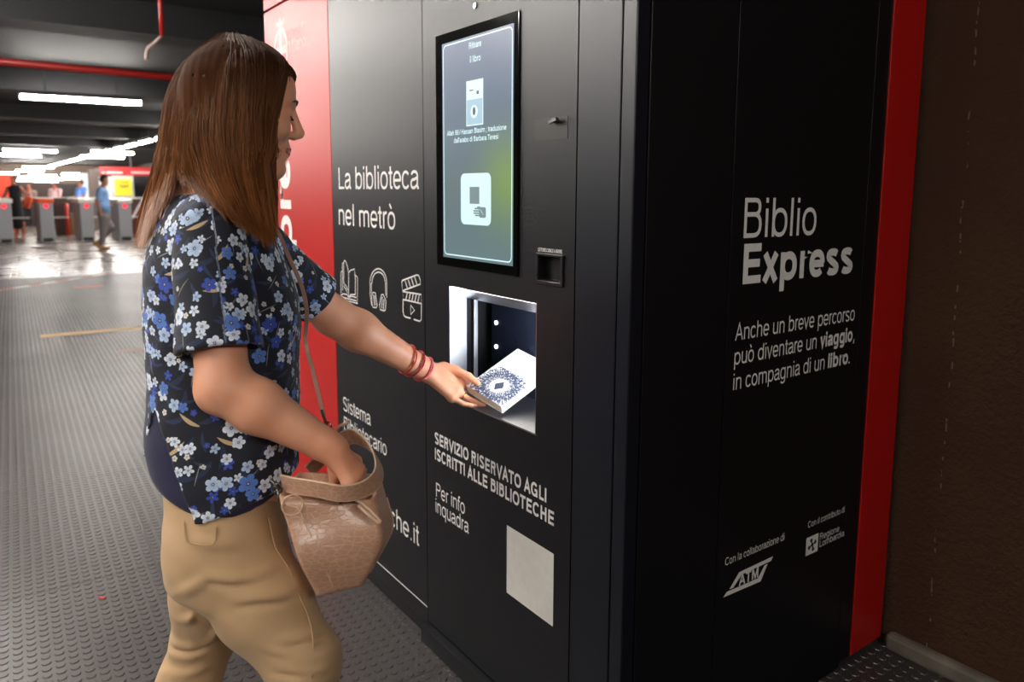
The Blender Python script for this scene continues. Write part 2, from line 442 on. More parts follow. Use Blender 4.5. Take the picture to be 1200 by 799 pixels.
# right wall, behind the machine
bm = bmesh.new()
plate(bm, (-2.7, 6.0), (0.0, 3.15), 1.175, 1.5, [], 'Y')
w = finish('wall_right', bm, M_stucco); tag(w, kind='structure')
bm = bmesh.new(); box(bm, 0.02, 6.0, 1.135, 1.175, 0, 0.055)
o = finish('baseboard_right', bm, plain('skirting', rgb(120, 112, 100), 0.6, grain=0.25, gscale=12), bevel=0.012); tag(o, kind='structure')
M_farwall = plain('far_wall_paint', rgb(92, 74, 62), 0.6, grain=0.12, gscale=2)
o = bx('wall_far', (-60, -59.6, -14, 16, 0, 3.15), M_farwall); tag(o, kind='structure')
o = bx('wall_left', (-80, 6, -14.3, -14, 0, 3.15), plain('left_wall_paint', rgb(60, 56, 54), 0.6)); tag(o, kind='structure')
o = bx('wall_back', (6, 6.3, -14, 2, 0, 3.15), plain('back_wall_paint', rgb(30, 28, 28), 0.7)); tag(o, kind='structure')
o = bx('wall_hall', (-80, -2.7, 9.0, 9.3, 0, 3.15), M_farwall); tag(o, kind='structure')
o = bx('wall_return', (-2.9, -2.7, 1.5, 9.0, 0, 3.15), plain('return_wall_paint', rgb(24, 23, 24), 0.7)); tag(o, kind='structure')

# fluorescent ceiling lights
M_tube = emissive('fluorescent_tube', (1.0, 0.95, 0.885, 1), TUBE_POWER)
M_house = plain('lamp_housing', rgb(60, 60, 62), 0.5)
def lamp_mesh(L):
    bm = bmesh.new(); box(bm, -0.05, 0.05, -L/2-0.03, L/2+0.03, 0.03, 0.09)
    box(bm, -0.012, 0.012, -L/2-0.02, -L/2, -0.02, 0.03); box(bm, -0.012, 0.012, L/2, L/2+0.02, -0.02, 0.03)
    for yy in (-L*0.3, L*0.3): box(bm, -0.006, 0.006, yy-0.006, yy+0.006, 0.09, 0.45)
    bmesh.ops.recalc_face_normals(bm, faces=bm.faces)
    a = bpy.data.meshes.new('housing'); bm.to_mesh(a); bm.free(); a.materials.append(M_house)
    bm = bmesh.new(); tube(bm, [(0, -L/2, 0), (0, L/2, 0)], 0.032, 10)
    bmesh.ops.recalc_face_normals(bm, faces=bm.faces)
    b = bpy.data.meshes.new('tube'); bm.to_mesh(b); bm.free(); b.materials.append(M_tube)
    return a, b
LM = lamp_mesh(1.5)
def lamp(x, y, rz, label, group=None, z=LAMP_Z):
    e = empty('ceiling_light', (x, y, z)); e.rotation_euler = (0, 0, rz); tag(e, label, 'ceiling light', group)
    for nm, me in (('housing', LM[0]), ('tube', LM[1])):
        o = bpy.data.objects.new(nm, me); C.objects.link(o); o.parent = e
    return e
def lampspan(p, q, label, group=None):
    a, b = onZ(*p, LAMP_Z), onZ(*q, LAMP_Z)
    m = (a+b)/2; d = b-a
    return lamp(m[0], m[1], math.atan2(d[1], d[0])-math.pi/2, label, group)
lampspan((24, 113), (165, 121), 'large single fluorescent ceiling light at the upper left, below the red pipe')
lampspan((4, 175.5), (66, 177.5), 'thin fluorescent ceiling light, upper one of the close pair at the left edge')
lampspan((-8, 181), (53, 183.5), 'fluorescent ceiling light, lower one of the close pair at the left edge')
lampspan((102, 177), (160, 180), 'fluorescent ceiling light crossing the receding row of lights')
# unseen tubes above the frame: some inferred, others added to brighten woman and hall
for x, y, rz in ((-4.3, -1.32, math.pi/2), (-6.1, -1.36, math.pi/2), (-2.9, -2.2, 0), (-6.0, -6.0, 0), (-10.2, -3.4, 0), (-0.4, -3.6, 0), (-2.6, -5.4, 0), (-14.0, -4.2, 0), (-18.0, -4.4, 0), (-22.0, -4.6, 0), (-1.5, -1.7, 0), (-14.5, 6.2, 0), (-19.5, 6.4, 0), (3.4, -1.0, 0), (1.5, -4.2, 0), (0.3, -3.3, 0)):
    lamp(x, y, rz, 'unseen fluorescent ceiling light placed outside the picture to light the scene', 'near hall ceiling lights above the frame')
# receding row that runs along the hall
x = -16.2
ORD = 'first second third fourth fifth sixth seventh eighth ninth tenth eleventh twelfth thirteenth fourteenth fifteenth sixteenth seventeenth eighteenth nineteenth twentieth twenty-first twenty-second'.split()
for k in range(22):
    if x < -55: break
    lamp(x-0.75, 3.0, math.pi/2, ORD[k]+' fluorescent light from the near end of the long receding row', 'receding row of ceiling lights')
    x -= 2.1
for (p, L) in (((120, 184), 1), ((35, 200), 0), ((5, 203), 0), ((50, 205.5), 0), ((38, 208), 1), ((62, 209.5), 1), ((80, 209), 1), ((88, 204), 1), ((103, 204), 0), ((28, 211), 1), ((52, 212), 0), ((45, 196), 1)):
    q = onZ(*p, LAMP_Z)
    if q[0] < -57: q = CAM + (q-CAM)*(-57-CAM[0])/(q[0]-CAM[0])
    lamp(q[0], q[1], 0, 'fluorescent light in the bright cluster over the far hall behind the turnstiles', 'far hall ceiling lights', z=min(float(q[2]), LAMP_Z))

# pipes under the ceiling
M_redpipe = plain('red_pipe_paint', rgb(150, 28, 24), 0.4)
a, b = onZ(-30, 69, 2.62), onZ(215, 92, 2.62); d = (b-a)/np.linalg.norm(b-a)
bm = bmesh.new(); tube(bm, [a-d*3, b+d*4], 0.035, 12); e = finish('ceiling_pipe', bm, M_redpipe, smooth=True)
tag(e, 'long horizontal red pipe below the dark ceiling at the upper left', 'pipe')
p0, p1, p2, p3 = at(190.5, -60, 6.0), at(190, 42, 6.0), at(173, 58, 6.0), at(171.5, 70, 6.0)
e = empty('sprinkler_pipe', tuple(p2)); tag(e, 'thin vertical red pipe with a bent metal end hanging from the ceiling', 'pipe')
top = np.array([p1[0], p1[1], 3.15])
bm = bmesh.new(); tube(bm, [top, p1], 0.019, 10); finish('drop_pipe', bm, M_redpipe, e, smooth=True)
bm = bmesh.new(); tube(bm, catmull([p1, (p1*0.4+p2*0.6), p2, p3], 5), 0.017, 10)
finish('outlet_elbow', bm, plain('pipe_steel', rgb(140, 120, 115), 0.4, 0.6), e, 'bare metal bend', smooth=True)

# marks lying on the floor
M_tapew = plain('floor_tape_white', rgb(235, 225, 215), 0.5); M_taper = plain('floor_tape_red', rgb(205, 110, 95), 0.5)
def strip(bm, p, q, w, z0, z1):
    p, q = np.array(p[:2]), np.array(q[:2]); d = (q-p)/np.linalg.norm(q-p); n = np.array([-d[1], d[0]])*w/2
    vs = [bm.verts.new((*(c), z)) for z in (z0, z1) for c in (p+n, q+n, q-n, p-n)]
    for f in ((3, 2, 1, 0), (4, 5, 6, 7), (0, 1, 5, 4), (1, 2, 6, 5), (2, 3, 7, 6), (3, 0, 4, 7)): bm.faces.new([vs[i] for i in f])
A, B = onZ(-40, 346), onZ(190, 311)
e = empty('floor_tape', (A[0], A[1], 0)); tag(e, 'red and white striped tape stuck across the floor in front of the turnstiles', 'tape')
for k in range(16):
    bm = bmesh.new(); strip(bm, A+(B-A)*k/16, A+(B-A)*(k+1)/16, 0.09, 0.0002, 0.0012)
    finish('tape_stripe', bm, M_tapew if k % 2 else M_taper, e)
M_mast = plain('yellow_tape', rgb(205, 165, 110), 0.55)
A, B = onZ(47, 394), onZ(178, 383)
bm = bmesh.new(); strip(bm, A, B, 0.17, 0.0003, 0.0015); e = finish('floor_tape', bm, M_mast); tag(e, 'wide tan strip of tape on the studded rubber floor behind the woman', 'tape')
bm = bmesh.new(); strip(bm, onZ(86, 336.5), onZ(121, 334.5), 0.16, 0.0003, 0.0015); e = finish('floor_tape', bm, M_taper); tag(e, 'short salmon red strip of tape on the floor beyond the tan strip', 'tape')
bm = bmesh.new(); strip(bm, onZ(139, 411), onZ(185, 409), 0.14, 0.0003, 0.0015); e = finish('floor_tape', bm, plain('brown_tape', rgb(120, 84, 74), 0.5)); tag(e, 'reddish brown strip of tape close behind the woman, nearest of the strips', 'tape')
bm = bmesh.new(); q = onZ(119, 701); strip(bm, q-np.array([.012, .004, 0]), q+np.array([.012, .006, 0]), 0.007, 0.0002, 0.004)
e = finish('litter', bm, plain('red_paper', rgb(200, 60, 45), 0.6)); tag(e, 'tiny red scrap of paper lying on the studded floor', 'litter')

# ---------------------------------------------------------------- turnstiles
M_gate = plain('gate_steel', rgb(150, 152, 156), 0.42, 0.35)
M_gatetop = plain('gate_top_steel', rgb(225, 222, 215), 0.3, 0.3); M_gored = emissive('stop_light', rgb(235, 40, 60), 1.6)
M_orange = plain('orange_plastic', rgb(235, 90, 40), 0.45); M_dark = plain('dark_plastic', rgb(30, 28, 30), 0.5)
M_bluegate = plain('reader_blue', rgb(70, 100, 160), 0.4)
def turnstile(px, py, toppx, orange, label):
    b = onZ(px, py); H = 1.18
    e = empty('turnstile', (b[0], b[1], 0)); tag(e, label, 'turnstile', 'ticket turnstiles')
    X, Y = b[0], b[1]
    bm = bmesh.new(); box(bm, X-1.5, X, Y-0.17, Y+0.17, 0, H-0.12); finish('cabinet', bm, M_gate, e, bevel=0.02)
    bm = bmesh.new(); box(bm, X-1.55, X+0.03, Y-0.2, Y+0.2, H-0.12, H); finish('top', bm, M_orange if orange else M_gatetop, e, 'orange cover' if orange else None, bevel=0.02)
    bm = bmesh.new(); tube(bm, [(X-0.0, Y, H-0.2), (X+0.012, Y, H-0.2)], 0.07, 16); finish('stop_light', bm, M_gored, e, 'round red light')
    bm = bmesh.new(); box(bm, X-0.8, X-0.77, Y+0.17, Y+0.62, 0.62, 0.66); finish('barrier_arm', bm, M_gatetop, e)
    bm = bmesh.new(); box(bm, X-0.05, X+0.004, Y-0.12, Y+0.12, 0.0, 0.1); finish('foot_plate', bm, M_dark, e)
    return e
turnstile(8, 284.5, 0, False, 'grey metal ticket turnstile at the left edge of the picture')
turnstile(57, 283, 0, True, 'grey metal ticket turnstile with an orange top cover')
turnstile(104, 282, 0, False, 'grey metal ticket turnstile just left of the man in the blue T-shirt')
turnstile(148.6, 281.5, 0, False, 'grey metal ticket turnstile right of the man in the blue T-shirt')
turnstile(190, 281.0, 0, False, 'grey metal ticket turnstile hidden behind the long brown hair')
# inner side pieces beyond the turnstiles
M_brown = plain('brown_panel', rgb(66, 44, 40), 0.5)
def flatthing(name, cat, label, px0, px1, py0, py1, x, mat, thick=0.06):
    a = onX(px0, py1, x); b = onX(px1, py0, x)
    bm = bmesh.new(); box(bm, x-thick, x, a[1], b[1], 0 if cat in ('machine', 'bin', 'pillar', 'column', 'partition') or name == 'red_wall_panel' else max(a[2], 0), b[2])
    o = finish(name, bm, mat, bevel=0.004); tag(o, label, cat); return o
flatthing('ticket_machine', 'machine', 'brown ticket cabinet standing between two turnstiles, behind them', 67, 79, 232, 268, -26.5, M_brown, 0.5)
flatthing('waste_bin', 'bin', 'dark bin with a tan lid beside the red post behind the turnstiles', 83, 91, 250, 267, -26.5, plain('tan_bin', rgb(120, 86, 50), 0.5), 0.4)
bm = bmesh.new(); a = onX(79, 258, -26.2); tube(bm, [(-26.2, a[1], 0), (-26.2, a[1], 1.0)], 0.06, 10)
o = finish('bollard', bm, plain('red_post', rgb(205, 60, 45), 0.45), smooth=True); tag(o, 'short round red post behind the turnstiles', 'post')
bm = bmesh.new(); a = onX(160, 266, -25.2); b = onX(170, 236, -25.2); obox(bm, (a+b)/2, (0, 0.5, 0.87), (1, 0, 0), (0, -0.87, 0.5), 0.66, 0.3, 0.16)
o = finish('stair_rail_panel', bm, plain('maroon_panel', rgb(90, 30, 28), 0.5), bevel=0.02); tag(o, 'slanted maroon side panel right of the last turnstile in view', 'panel')
for v in o.data.vertices: pass

# far structures
M_redsign = plain('red_sign', rgb(205, 40, 45), 0.4)
e = empty('sign_band', (-30, 4, 2)); tag(e, 'long red sign band with white lettering above the yellow poster', 'sign')
a, b = onX(117, 206, -30), onX(200, 198.5, -30)
bm = bmesh.new(); box(bm, -29.95, -29.88, a[1], b[1]+1.2, a[2]+0.03, b[2]+0.05); finish('band', bm, M_redsign, e)
bm = bmesh.new()
for p0, p1 in ((119, 122), (124, 143), (153, 181)):
    c0, c1 = onX(p0, 203.2, -29.98), onX(p1, 201.4, -29.98); box(bm, -29.88, -29.87, c0[1], c1[1], c0[2], c1[2])
finish('pale_marks', bm, plain('sign_white', rgb(240, 200, 200), 0.5), e)
bm = bmesh.new(); box(bm, -29.93, -29.90, a[1]+1, a[1]+1.05, b[2], 3.15); box(bm, -29.93, -29.90, a[1]+3, a[1]+3.05, b[2], 3.15); finish('hanger', bm, M_house, e)
# kiosk front below the band
a2 = onX(127, 270, -30); b2 = onX(200, 206, -30)
o = bx('ticket_office', (-32.5, -30.05, a2[1], b2[1]+3, 0, 2.25), M_brown); tag(o, 'brown ticket office wall below the red sign band', 'kiosk')
M_black = plain('black_glass', rgb(14, 14, 17), 0.12)
flatthing('notice_window', 'window', 'dark window in the ticket office wall right of the yellow poster', 157, 182, 206, 231, -29.98, M_black)
M_yel = plain('yellow_poster', rgb(245, 225, 50), 0.5)
e = empty('poster_board', (-29.9, 5, 1.4)); tag(e, 'yellow poster in a pale frame under the red sign band', 'poster')
a, b = onX(133, 231, -29.9), onX(156, 206, -29.9)
bm = bmesh.new(); box(bm, -30.05, -29.9, a[1], b[1], a[2], b[2]); finish('frame', bm, plain('pale_board', rgb(200, 205, 190), 0.5), e)
a, b = onX(135.5, 229, -29.88), onX(154, 210, -29.88)
bm = bmesh.new(); box(bm, -29.9, -29.88, a[1], b[1], a[2], b[2]); finish('sheet', bm, M_yel, e)
bm = bmesh.new(); 
for pyy, w in ((213.5, (140, 151)), (217, (139, 151)), (219, (141, 150))):
    c0, c1 = onX(w[0], pyy+0.7, -29.87), onX(w[1], pyy-0.5, -29.87); box(bm, -29.88, -29.87, c0[1], c1[1], c0[2], c1[2])
finish('print', bm, plain('poster_ink', rgb(130, 120, 40), 0.5), e)
flatthing('white_panel', 'panel', 'white board directly right of the walking man, beside the yellow poster', 118, 131, 207, 236, -29.95, plain('white_board', rgb(210, 212, 215), 0.5), 0.10)
flatthing('light_pillar', 'pillar', 'tall pale lit pillar left of the walking man behind the turnstiles', 97, 109, 203, 240, -33.0, emissive('lit_panel', (0.9, 0.95, 0.85, 1), 0.9), 0.4)
flatthing('red_wall_panel', 'panel', 'orange red wall panel behind the woman in black at the left edge', -6, 12, 204, 232, -30.0, plain('red_panel_far', rgb(235, 75, 50), 0.5))
flatthing('dark_partition', 'partition', 'dark brown partition behind the turnstiles in the far hall', 14, 66, 214, 262, -34.0, plain('dark_partition', rgb(62, 46, 40), 0.5))
flatthing('dark_partition', 'partition', 'dark partition behind the person in blue beyond the turnstiles', 66, 97, 215, 262, -36.0, plain('dark_partition_b', rgb(48, 38, 38), 0.5))
flatthing('counter_rail', 'railing', 'long pale rail running behind the row of turnstiles', -5, 200, 231.2, 233.2, -27.5, M_gatetop)
# support column between pillar and sign
flatthing('round_column', 'column', 'slim grey column left of the red sign band', 108, 117, 199, 262, -31.0, plain('column_paint', rgb(120, 105, 98), 0.5), 0.35)
# ================================================================ THE BOOK MACHINE
def laminate(name, c, rough, var=0.08):
    t = NT(name); v = t.coord()
    n = t.noise(v, 700, 2); n2 = t.noise(v, 1.5, 4)
    c0 = tuple(x*(1-var) for x in c[:3])+(1,); c1 = tuple(min(1, x*(1+var)) for x in c[:3])+(1,)
    t.set(Base_Color=t.mix(n2, c0, c1), Roughness=t.math('MULTIPLY_ADD', n2, 0.05, rough), Specular_IOR_Level=0.45)
    t.bump(n, 0.12, 0.0006); return t.m
M_char = laminate('charcoal_laminate', rgb(8, 9, 15), 0.36)
M_red = laminate('red_laminate', rgb(178, 14, 10), 0.38)
M_navy = laminate('navy_trim', rgb(8, 12, 24), 0.36)
M_white = plain('white_vinyl', rgb(226, 224, 220), 0.5, bump=0)
M_blk = plain('black_cavity', rgb(10, 10, 12), 0.45)
M_bez = plain('screen_bezel', rgb(6, 7, 7), 0.09, grain=0, bump=0)
t = NT('brushed_steel'); v = t.coord(); nb = t.noise(t.mapping(v, (4, 300, 300)), 3, 3)
t.set(Base_Color=rgb(190, 190, 195), Metallic=1.0, Roughness=t.math('MULTIPLY_ADD', nb, 0.18, 0.22)); t.bump(nb, 0.08, 0.0004); M_steel = t.m

HK = 2.46
KX0, KX1, KX2, KX3, KX4 = -2.251, -1.556, -0.869, -0.178, -0.041
K = empty('library_kiosk', (0, 0, 0))
tag(K, 'tall charcoal and red self-service library machine with a lit screen and a book slot', 'vending machine')
# carcass behind the panels
bm = bmesh.new()
box(bm, KX0+0.02, -0.84, 0.020, 1.12, 0.05, HK-0.02); box(bm, -0.84, -0.02, 0.45, 1.12, 0.05, HK-0.02)
box(bm, -0.30, -0.02, 0.020, 0.45, 0.05, HK-0.02); box(bm, -0.84, -0.30, 0.020, 0.45, 0.05, 0.80); box(bm, -0.84, -0.30, 0.020, 0.45, 1.20, HK-0.02)
finish('carcass', bm, M_blk, K)
bm = bmesh.new(); box(bm, KX0+0.01, KX2-0.002, 0.004, 1.13, 0.0, 0.05); finish('plinth', bm, M_blk, K)
bm = bmesh.new(); box(bm, KX2+0.002, -0.01, -0.028, 0.3, 0.0, 0.055); box(bm, -0.3, -0.01, 0.3, 0.93, 0, 0.06); finish('kick_plate', bm, M_char, K, bevel=0.002)
G = 0.0016
red_hd = bx('header_panel', (KX0, KX1-G, 0, 0.02, 2.186, HK), M_red, K, 0.0015, 'red header panel')
red_pn = bx('end_panel', (KX0, KX1-G, 0, 0.02, 0.05, 2.177), M_red, K, 0.0015, 'red panel with white vertical lettering')
info = bx('info_panel', (KX1+G, KX2-G, 0, 0.02, 0.05, HK), M_char, K, 0.0015, 'charcoal panel with white lettering and three line icons')
bm = bmesh.new()
plate(bm, (KX2+G, KX3-G), (0.058, HK), 0.0, 0.018, [(-0.7275, -0.3175, 0.8195, 1.1535), (-0.312, -0.222, 1.207, 1.272)])
door = finish('machine_door', bm, M_char, K, 'charcoal door panel around screen and book slot')
frame = bx('door_frame', (KX3+G, KX4-G, -0.0, 0.02, 0.058, HK), M_navy, K, 0.002, 'smooth dark strip right of the screen door')
post = bx('corner_post', (KX4+G, 0.0, 0.0, 0.040-G, 0.0, HK), M_navy, K, 0.003)
s1 = bx('side_panel', (-0.02, 0.0, 0.040+G, 0.319-G, 0.03, HK), M_char, K, 0.0015)
s2 = bx('side_panel', (-0.02, 0.0, 0.319+G, 0.898-G, 0.03, HK), M_char, K, 0.0015, 'side panel with the white machine name and slogan')
s3 = bx('side_panel', (-0.02, 0.0, 0.898+G, 0.969, 0.03, HK), M_char, K, 0.0015)
s4 = bx('side_stripe', (-0.02, 0.004, 0.969, 1.140, 0.033, HK), M_red, K, 0.0015, 'vertical red stripe along the wall')
bx('roof_panel', (KX0, 0, 0, 1.14, HK, HK+0.02), M_char, K)
bx('side_panel', (KX0-0.0, KX0+0.02, 0.021, 1.14, 0.05, HK-0.01), M_char, K)

def F(x, y): p = onY(x, y); return (p[0], p[2])
# --- lettering of the front
letter('lettering', 'La biblioteca', -1.496, -0.893, 1.4285, 0.0765, M_white, info)
letter('lettering', 'nel metrò', -1.499, -1.054, 1.300, 0.0765, M_white, info)
letter('lettering', 'Sistema', -1.500, -1.262, 0.600, 0.054, M_white, info)
letter('lettering', 'Bibliotecario', -1.500, -1.142, 0.524, 0.054, M_white, info)
letter('lettering', 'biblioteche.it', -1.400, -0.918, 0.287, 0.070, M_white, info)
letter('lettering', 'SERVIZIO RISERVATO AGLI', -0.815, -0.271, 0.661, 0.0365, M_white, door, bold=0.028)
letter('lettering', 'ISCRITTI ALLE BIBLIOTECHE', -0.815, -0.237, 0.611, 0.0365, M_white, door, bold=0.028)
letter('lettering', 'Per info', -0.812, -0.646, 0.494, 0.045, M_white, door)
letter('lettering', 'inquadra', -0.813, -0.624, 0.443, 0.045, M_white, door)
letter('lettering', 'LETTORE CODICE A BARRE', -0.314, -0.223, 1.280, 0.0085, M_white, door, bold=0.01)
letter('lettering', 'Express', 0.87, 1.84, -1.990, 0.178, M_white, red_pn, rot=90, bold=0.04)
bm = bmesh.new(); polyflat(bm, [(-0.437, 0.350), (-0.239, 0.349), (-0.239, 0.540), (-0.437, 0.541)], d=-0.0009)
finish('sticker', bm, plain('cream_sticker', rgb(226, 222, 214), 0.5, bump=0), door, 'plain square cream sticker')
bm = bmesh.new(); stroke(bm, [(-1.552, 0.107), (KX2-0.002, 0.103)], 0.0045); finish('base_line', bm, M_white, info, 'thin white line near the bottom')
# crest
bm = bmesh.new(); cx, cz = -2.052, 1.995
stroke(bm, [(cx+0.072*math.cos(a), cz+0.085*math.sin(a)) for a in np.linspace(0, 2*math.pi, 36, endpoint=False)], 0.018, closed=True)
stroke(bm, [(cx, cz-0.075), (cx, cz+0.075)], 0.034); stroke(bm, [(cx-0.063, cz), (cx-0.018, cz)], 0.03); stroke(bm, [(cx+0.018, cz), (cx+0.063, cz)], 0.03)
stroke(bm, [(cx-0.035, cz-0.07), (cx-0.035, cz+0.07)], 0.006); stroke(bm, [(cx+0.035, cz-0.07), (cx+0.035, cz+0.07)], 0.006)
polyflat(bm, [(cx-0.04, cz+0.097), (cx+0.04, cz+0.097), (cx+0.05, cz+0.125), (cx+0.02, cz+0.112), (cx, cz+0.135), (cx-0.02, cz+0.112), (cx-0.05, cz+0.125)])
M_pale = plain('pale_vinyl', rgb(236, 190, 184), 0.5, bump=0)
finish('crest', bm, M_pale, red_pn, 'white city crest with a cross and crown')
letter('lettering', 'Comune di', -1.955, -1.80, 2.035, 0.030, M_pale, red_pn)
letter('lettering', 'Milano', -1.955, -1.775, 1.975, 0.046, M_pale, red_pn)
# icons (open book, headphones, clapper)
def icon(paths, w, label):
    bm = bmesh.new()
    for p in paths:
        closed = p[0] == 'c'; q = p[1] if closed else p
        stroke(bm, [F(390+a/7.99, 290+b/7.99) for a, b in q], w, closed=closed)
    finish('icon', bm, M_white, info, label)
icon([[(150, 465), (150, 235), (140, 180), (125, 135), (112, 118), (104, 140), (104, 330), (125, 360), (145, 400)], [(104, 140), (92, 150), (94, 400)],
      [(94, 218), (76, 232), (80, 470), (84, 485), (232, 522), (234, 280), (212, 258)], [(150, 235), (170, 212), (205, 202), (208, 250), (214, 290), (212, 440)],
      [(150, 465), (135, 440), (100, 432), (82, 446)], [(150, 465), (170, 440), (212, 440)], [(84, 462), (150, 480), (226, 500)], [(104, 360), (130, 400), (140, 430)], [(150, 465), (180, 455), (222, 468)]], 0.0042, 'line drawing of an open book')
arc = lambda cx, cy, rx, ry, a0, a1, n=14: [(cx+rx*math.cos(math.radians(a)), cy-ry*math.sin(math.radians(a))) for a in np.linspace(a0, a1, n)]
icon([arc(428, 330, 78, 132, 190, 0)+[(508, 400), (508, 470)], arc(430, 330, 62, 100, 185, 5), [(352, 330), (352, 440), (366, 540)], [(362, 330), (364, 430)], [(495, 325), (498, 450)],
      ['c', [(366, 450), (380, 418), (400, 425), (418, 540), (410, 562), (380, 560), (368, 530)]], ['c', [(440, 540), (458, 440), (475, 440), (500, 500), (494, 585), (480, 592), (446, 580)]],
      [(382, 440), (392, 545)], [(394, 450), (404, 540)], [(466, 460), (460, 570)], [(482, 480), (476, 580)]], 0.0042, 'line drawing of headphones')
icon([['c', [(648, 320), (655, 308), (790, 256), (806, 262), (820, 300), (822, 342), (655, 405)]], ['c', [(658, 412), (830, 440), (832, 525), (660, 486)]],
      [(660, 486), (660, 600), (668, 636), (684, 650), (730, 662)], [(760, 672), (815, 690), (830, 676), (832, 525)], ['c', [(732, 540), (768, 586), (732, 628)]],
      [(680, 312), (700, 380)], [(708, 300), (730, 370)], [(738, 288), (760, 358)], [(768, 274), (790, 346)],
      [(700, 420), (686, 490)], [(728, 428), (714, 500)], [(756, 432), (742, 504)], [(784, 436), (770, 508)], [(812, 440), (798, 514)]], 0.0050, 'line drawing of a film clapper with a play sign')

# --- screen
scr = bx('screen', (-0.785, -0.3915, -0.006, -0.0002, 1.211, 1.852), M_bez, K, 0.0015, 'black framed portrait touch screen')
t = NT('display_light'); v = t.coord('Generated'); sep = t.new('ShaderNodeSeparateXYZ'); t.link(v, sep.inputs[0])
dx, dz = sep.outputs[0], sep.outputs[2]
col = t.ramp(dz, [(0.0, rgb(96, 118, 122)), (0.35, rgb(92, 108, 112)), (0.7, rgb(78, 98, 120)), (1.0, rgb(92, 106, 132))])
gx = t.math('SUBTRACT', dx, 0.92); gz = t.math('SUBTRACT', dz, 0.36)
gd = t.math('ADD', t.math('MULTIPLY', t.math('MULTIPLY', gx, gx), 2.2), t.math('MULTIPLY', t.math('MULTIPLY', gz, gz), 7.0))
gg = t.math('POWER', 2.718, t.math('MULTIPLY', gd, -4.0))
col = t.mix(t.math('MULTIPLY', gg, 0.75), col, rgb(120, 150, 70))  # green reflection on the glass, painted into the display's emission colour
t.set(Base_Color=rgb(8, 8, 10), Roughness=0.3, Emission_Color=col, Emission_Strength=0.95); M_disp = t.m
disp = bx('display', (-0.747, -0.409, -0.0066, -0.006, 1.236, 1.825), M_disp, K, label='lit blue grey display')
M_ui = emissive('display_white', rgb(205, 235, 240), 0.95)
M_uig = emissive('display_grey', rgb(105, 128, 130), 0.9)
M_uid = emissive('display_dark', rgb(42, 48, 58), 0.9); M_uib = emissive('display_pale_blue', rgb(150, 185, 205), 0.9)
D1 = -0.0072
bm = bmesh.new()
def rrect(x0, x1, z0, z1, r, n=5):
    out = []
    for cx, cz, a in ((x1-r, z1-r, 0), (x0+r, z1-r, 90), (x0+r, z0+r, 180), (x1-r, z0+r, 270)):
        out += [(cx+r*math.cos(math.radians(a+k*90/n)), cz+r*math.sin(math.radians(a+k*90/n))) for k in range(n+1)]
    return out
stroke(bm, rrect(-0.7395, -0.4140, 1.2450, 1.8180, 0.014), 0.0035, d=D1, closed=True)
finish('display_border', bm, M_ui, disp)
letter('display_text', 'Ritirare', -0.609, -0.549, 1.792, 0.0165, M_ui, disp, depth=D1, width=0.115)
letter('display_text', 'il libro', -0.604, -0.553, 1.757, 0.0165, M_ui, disp, depth=D1, width=0.115)
letter('display_text', 'Allah 99 / Hassan Blasim ; traduzione', -0.722, -0.437, 1.5745, 0.0135, M_ui, disp, depth=D1, width=0.115)
letter('display_text', "dall'arabo di Barbara Teresi", -0.686, -0.473, 1.5535, 0.0135, M_ui, disp, depth=D1, width=0.115)
bm = bmesh.new(); polyflat(bm, [(-0.622, 1.594), (-0.541, 1.594), (-0.541, 1.711), (-0.622, 1.711)], d=D1); finish('cover_picture', bm, M_ui, disp, 'white book cover shown on the display')
bm = bmesh.new(); polyflat(bm, [(-0.619, 1.597), (-0.544, 1.597), (-0.544, 1.662), (-0.619, 1.662)], d=D1-0.0003)
finish('cover_picture_print', bm, M_uib, disp)
bm = bmesh.new(); polyflat(bm, [(-0.583+0.017*math.cos(a), 1.630+0.017*math.sin(a)) for a in np.linspace(0, 6.2, 20)], d=D1-0.0006); finish('cover_picture_ring', bm, M_ui, disp)
bm = bmesh.new(); polyflat(bm, [(-0.583+0.007*math.cos(a), 1.631+0.011*math.sin(a)) for a in np.linspace(0, 6.2, 12)], d=D1-0.0009)
polyflat(bm, [(-0.571, 1.673), (-0.560, 1.673), (-0.560, 1.682), (-0.571, 1.682)], d=D1-0.0009)
polyflat(bm, [(-0.606, 1.684), (-0.586, 1.684), (-0.586, 1.687), (-0.606, 1.687)], d=D1-0.0009)
finish('cover_picture_mark', bm, M_uid, disp)
bm = bmesh.new(); polyflat(bm, rrect(-0.651, -0.505, 1.333, 1.470, 0.017), d=D1); finish('display_button', bm, M_ui, disp, 'white rounded card with a grey slot and a hand')
bm = bmesh.new(); polyflat(bm, [(-0.606, 1.389), (-0.559, 1.389), (-0.559, 1.434), (-0.606, 1.434)], d=D1-0.0003); finish('display_slot_sign', bm, M_uig, disp)
bm = bmesh.new()
hx, hz = -0.558, 1.367
polyflat(bm, rrect(hx-0.002, hx+0.030, hz-0.014, hz+0.014, 0.006), d=D1-0.0003)
for k, (l, zz) in enumerate(((0.024, 0.0095), (0.030, 0.0035), (0.030, -0.0025), (0.022, -0.0085), (0.012, 0.0135))):
    polyflat(bm, rrect(hx-l, hx+0.004, hz+zz-0.0021, hz+zz+0.0021, 0.002), d=D1-0.0003)
finish('display_hand_sign', bm, M_uig, disp)
bm = bmesh.new(); stroke(bm, [(hx+0.004, hz+0.008), (hx+0.010, hz+0.002), (hx+0.018, hz-0.006)], 0.0016, d=D1-0.0006); finish('display_hand_line', bm, M_ui, disp)

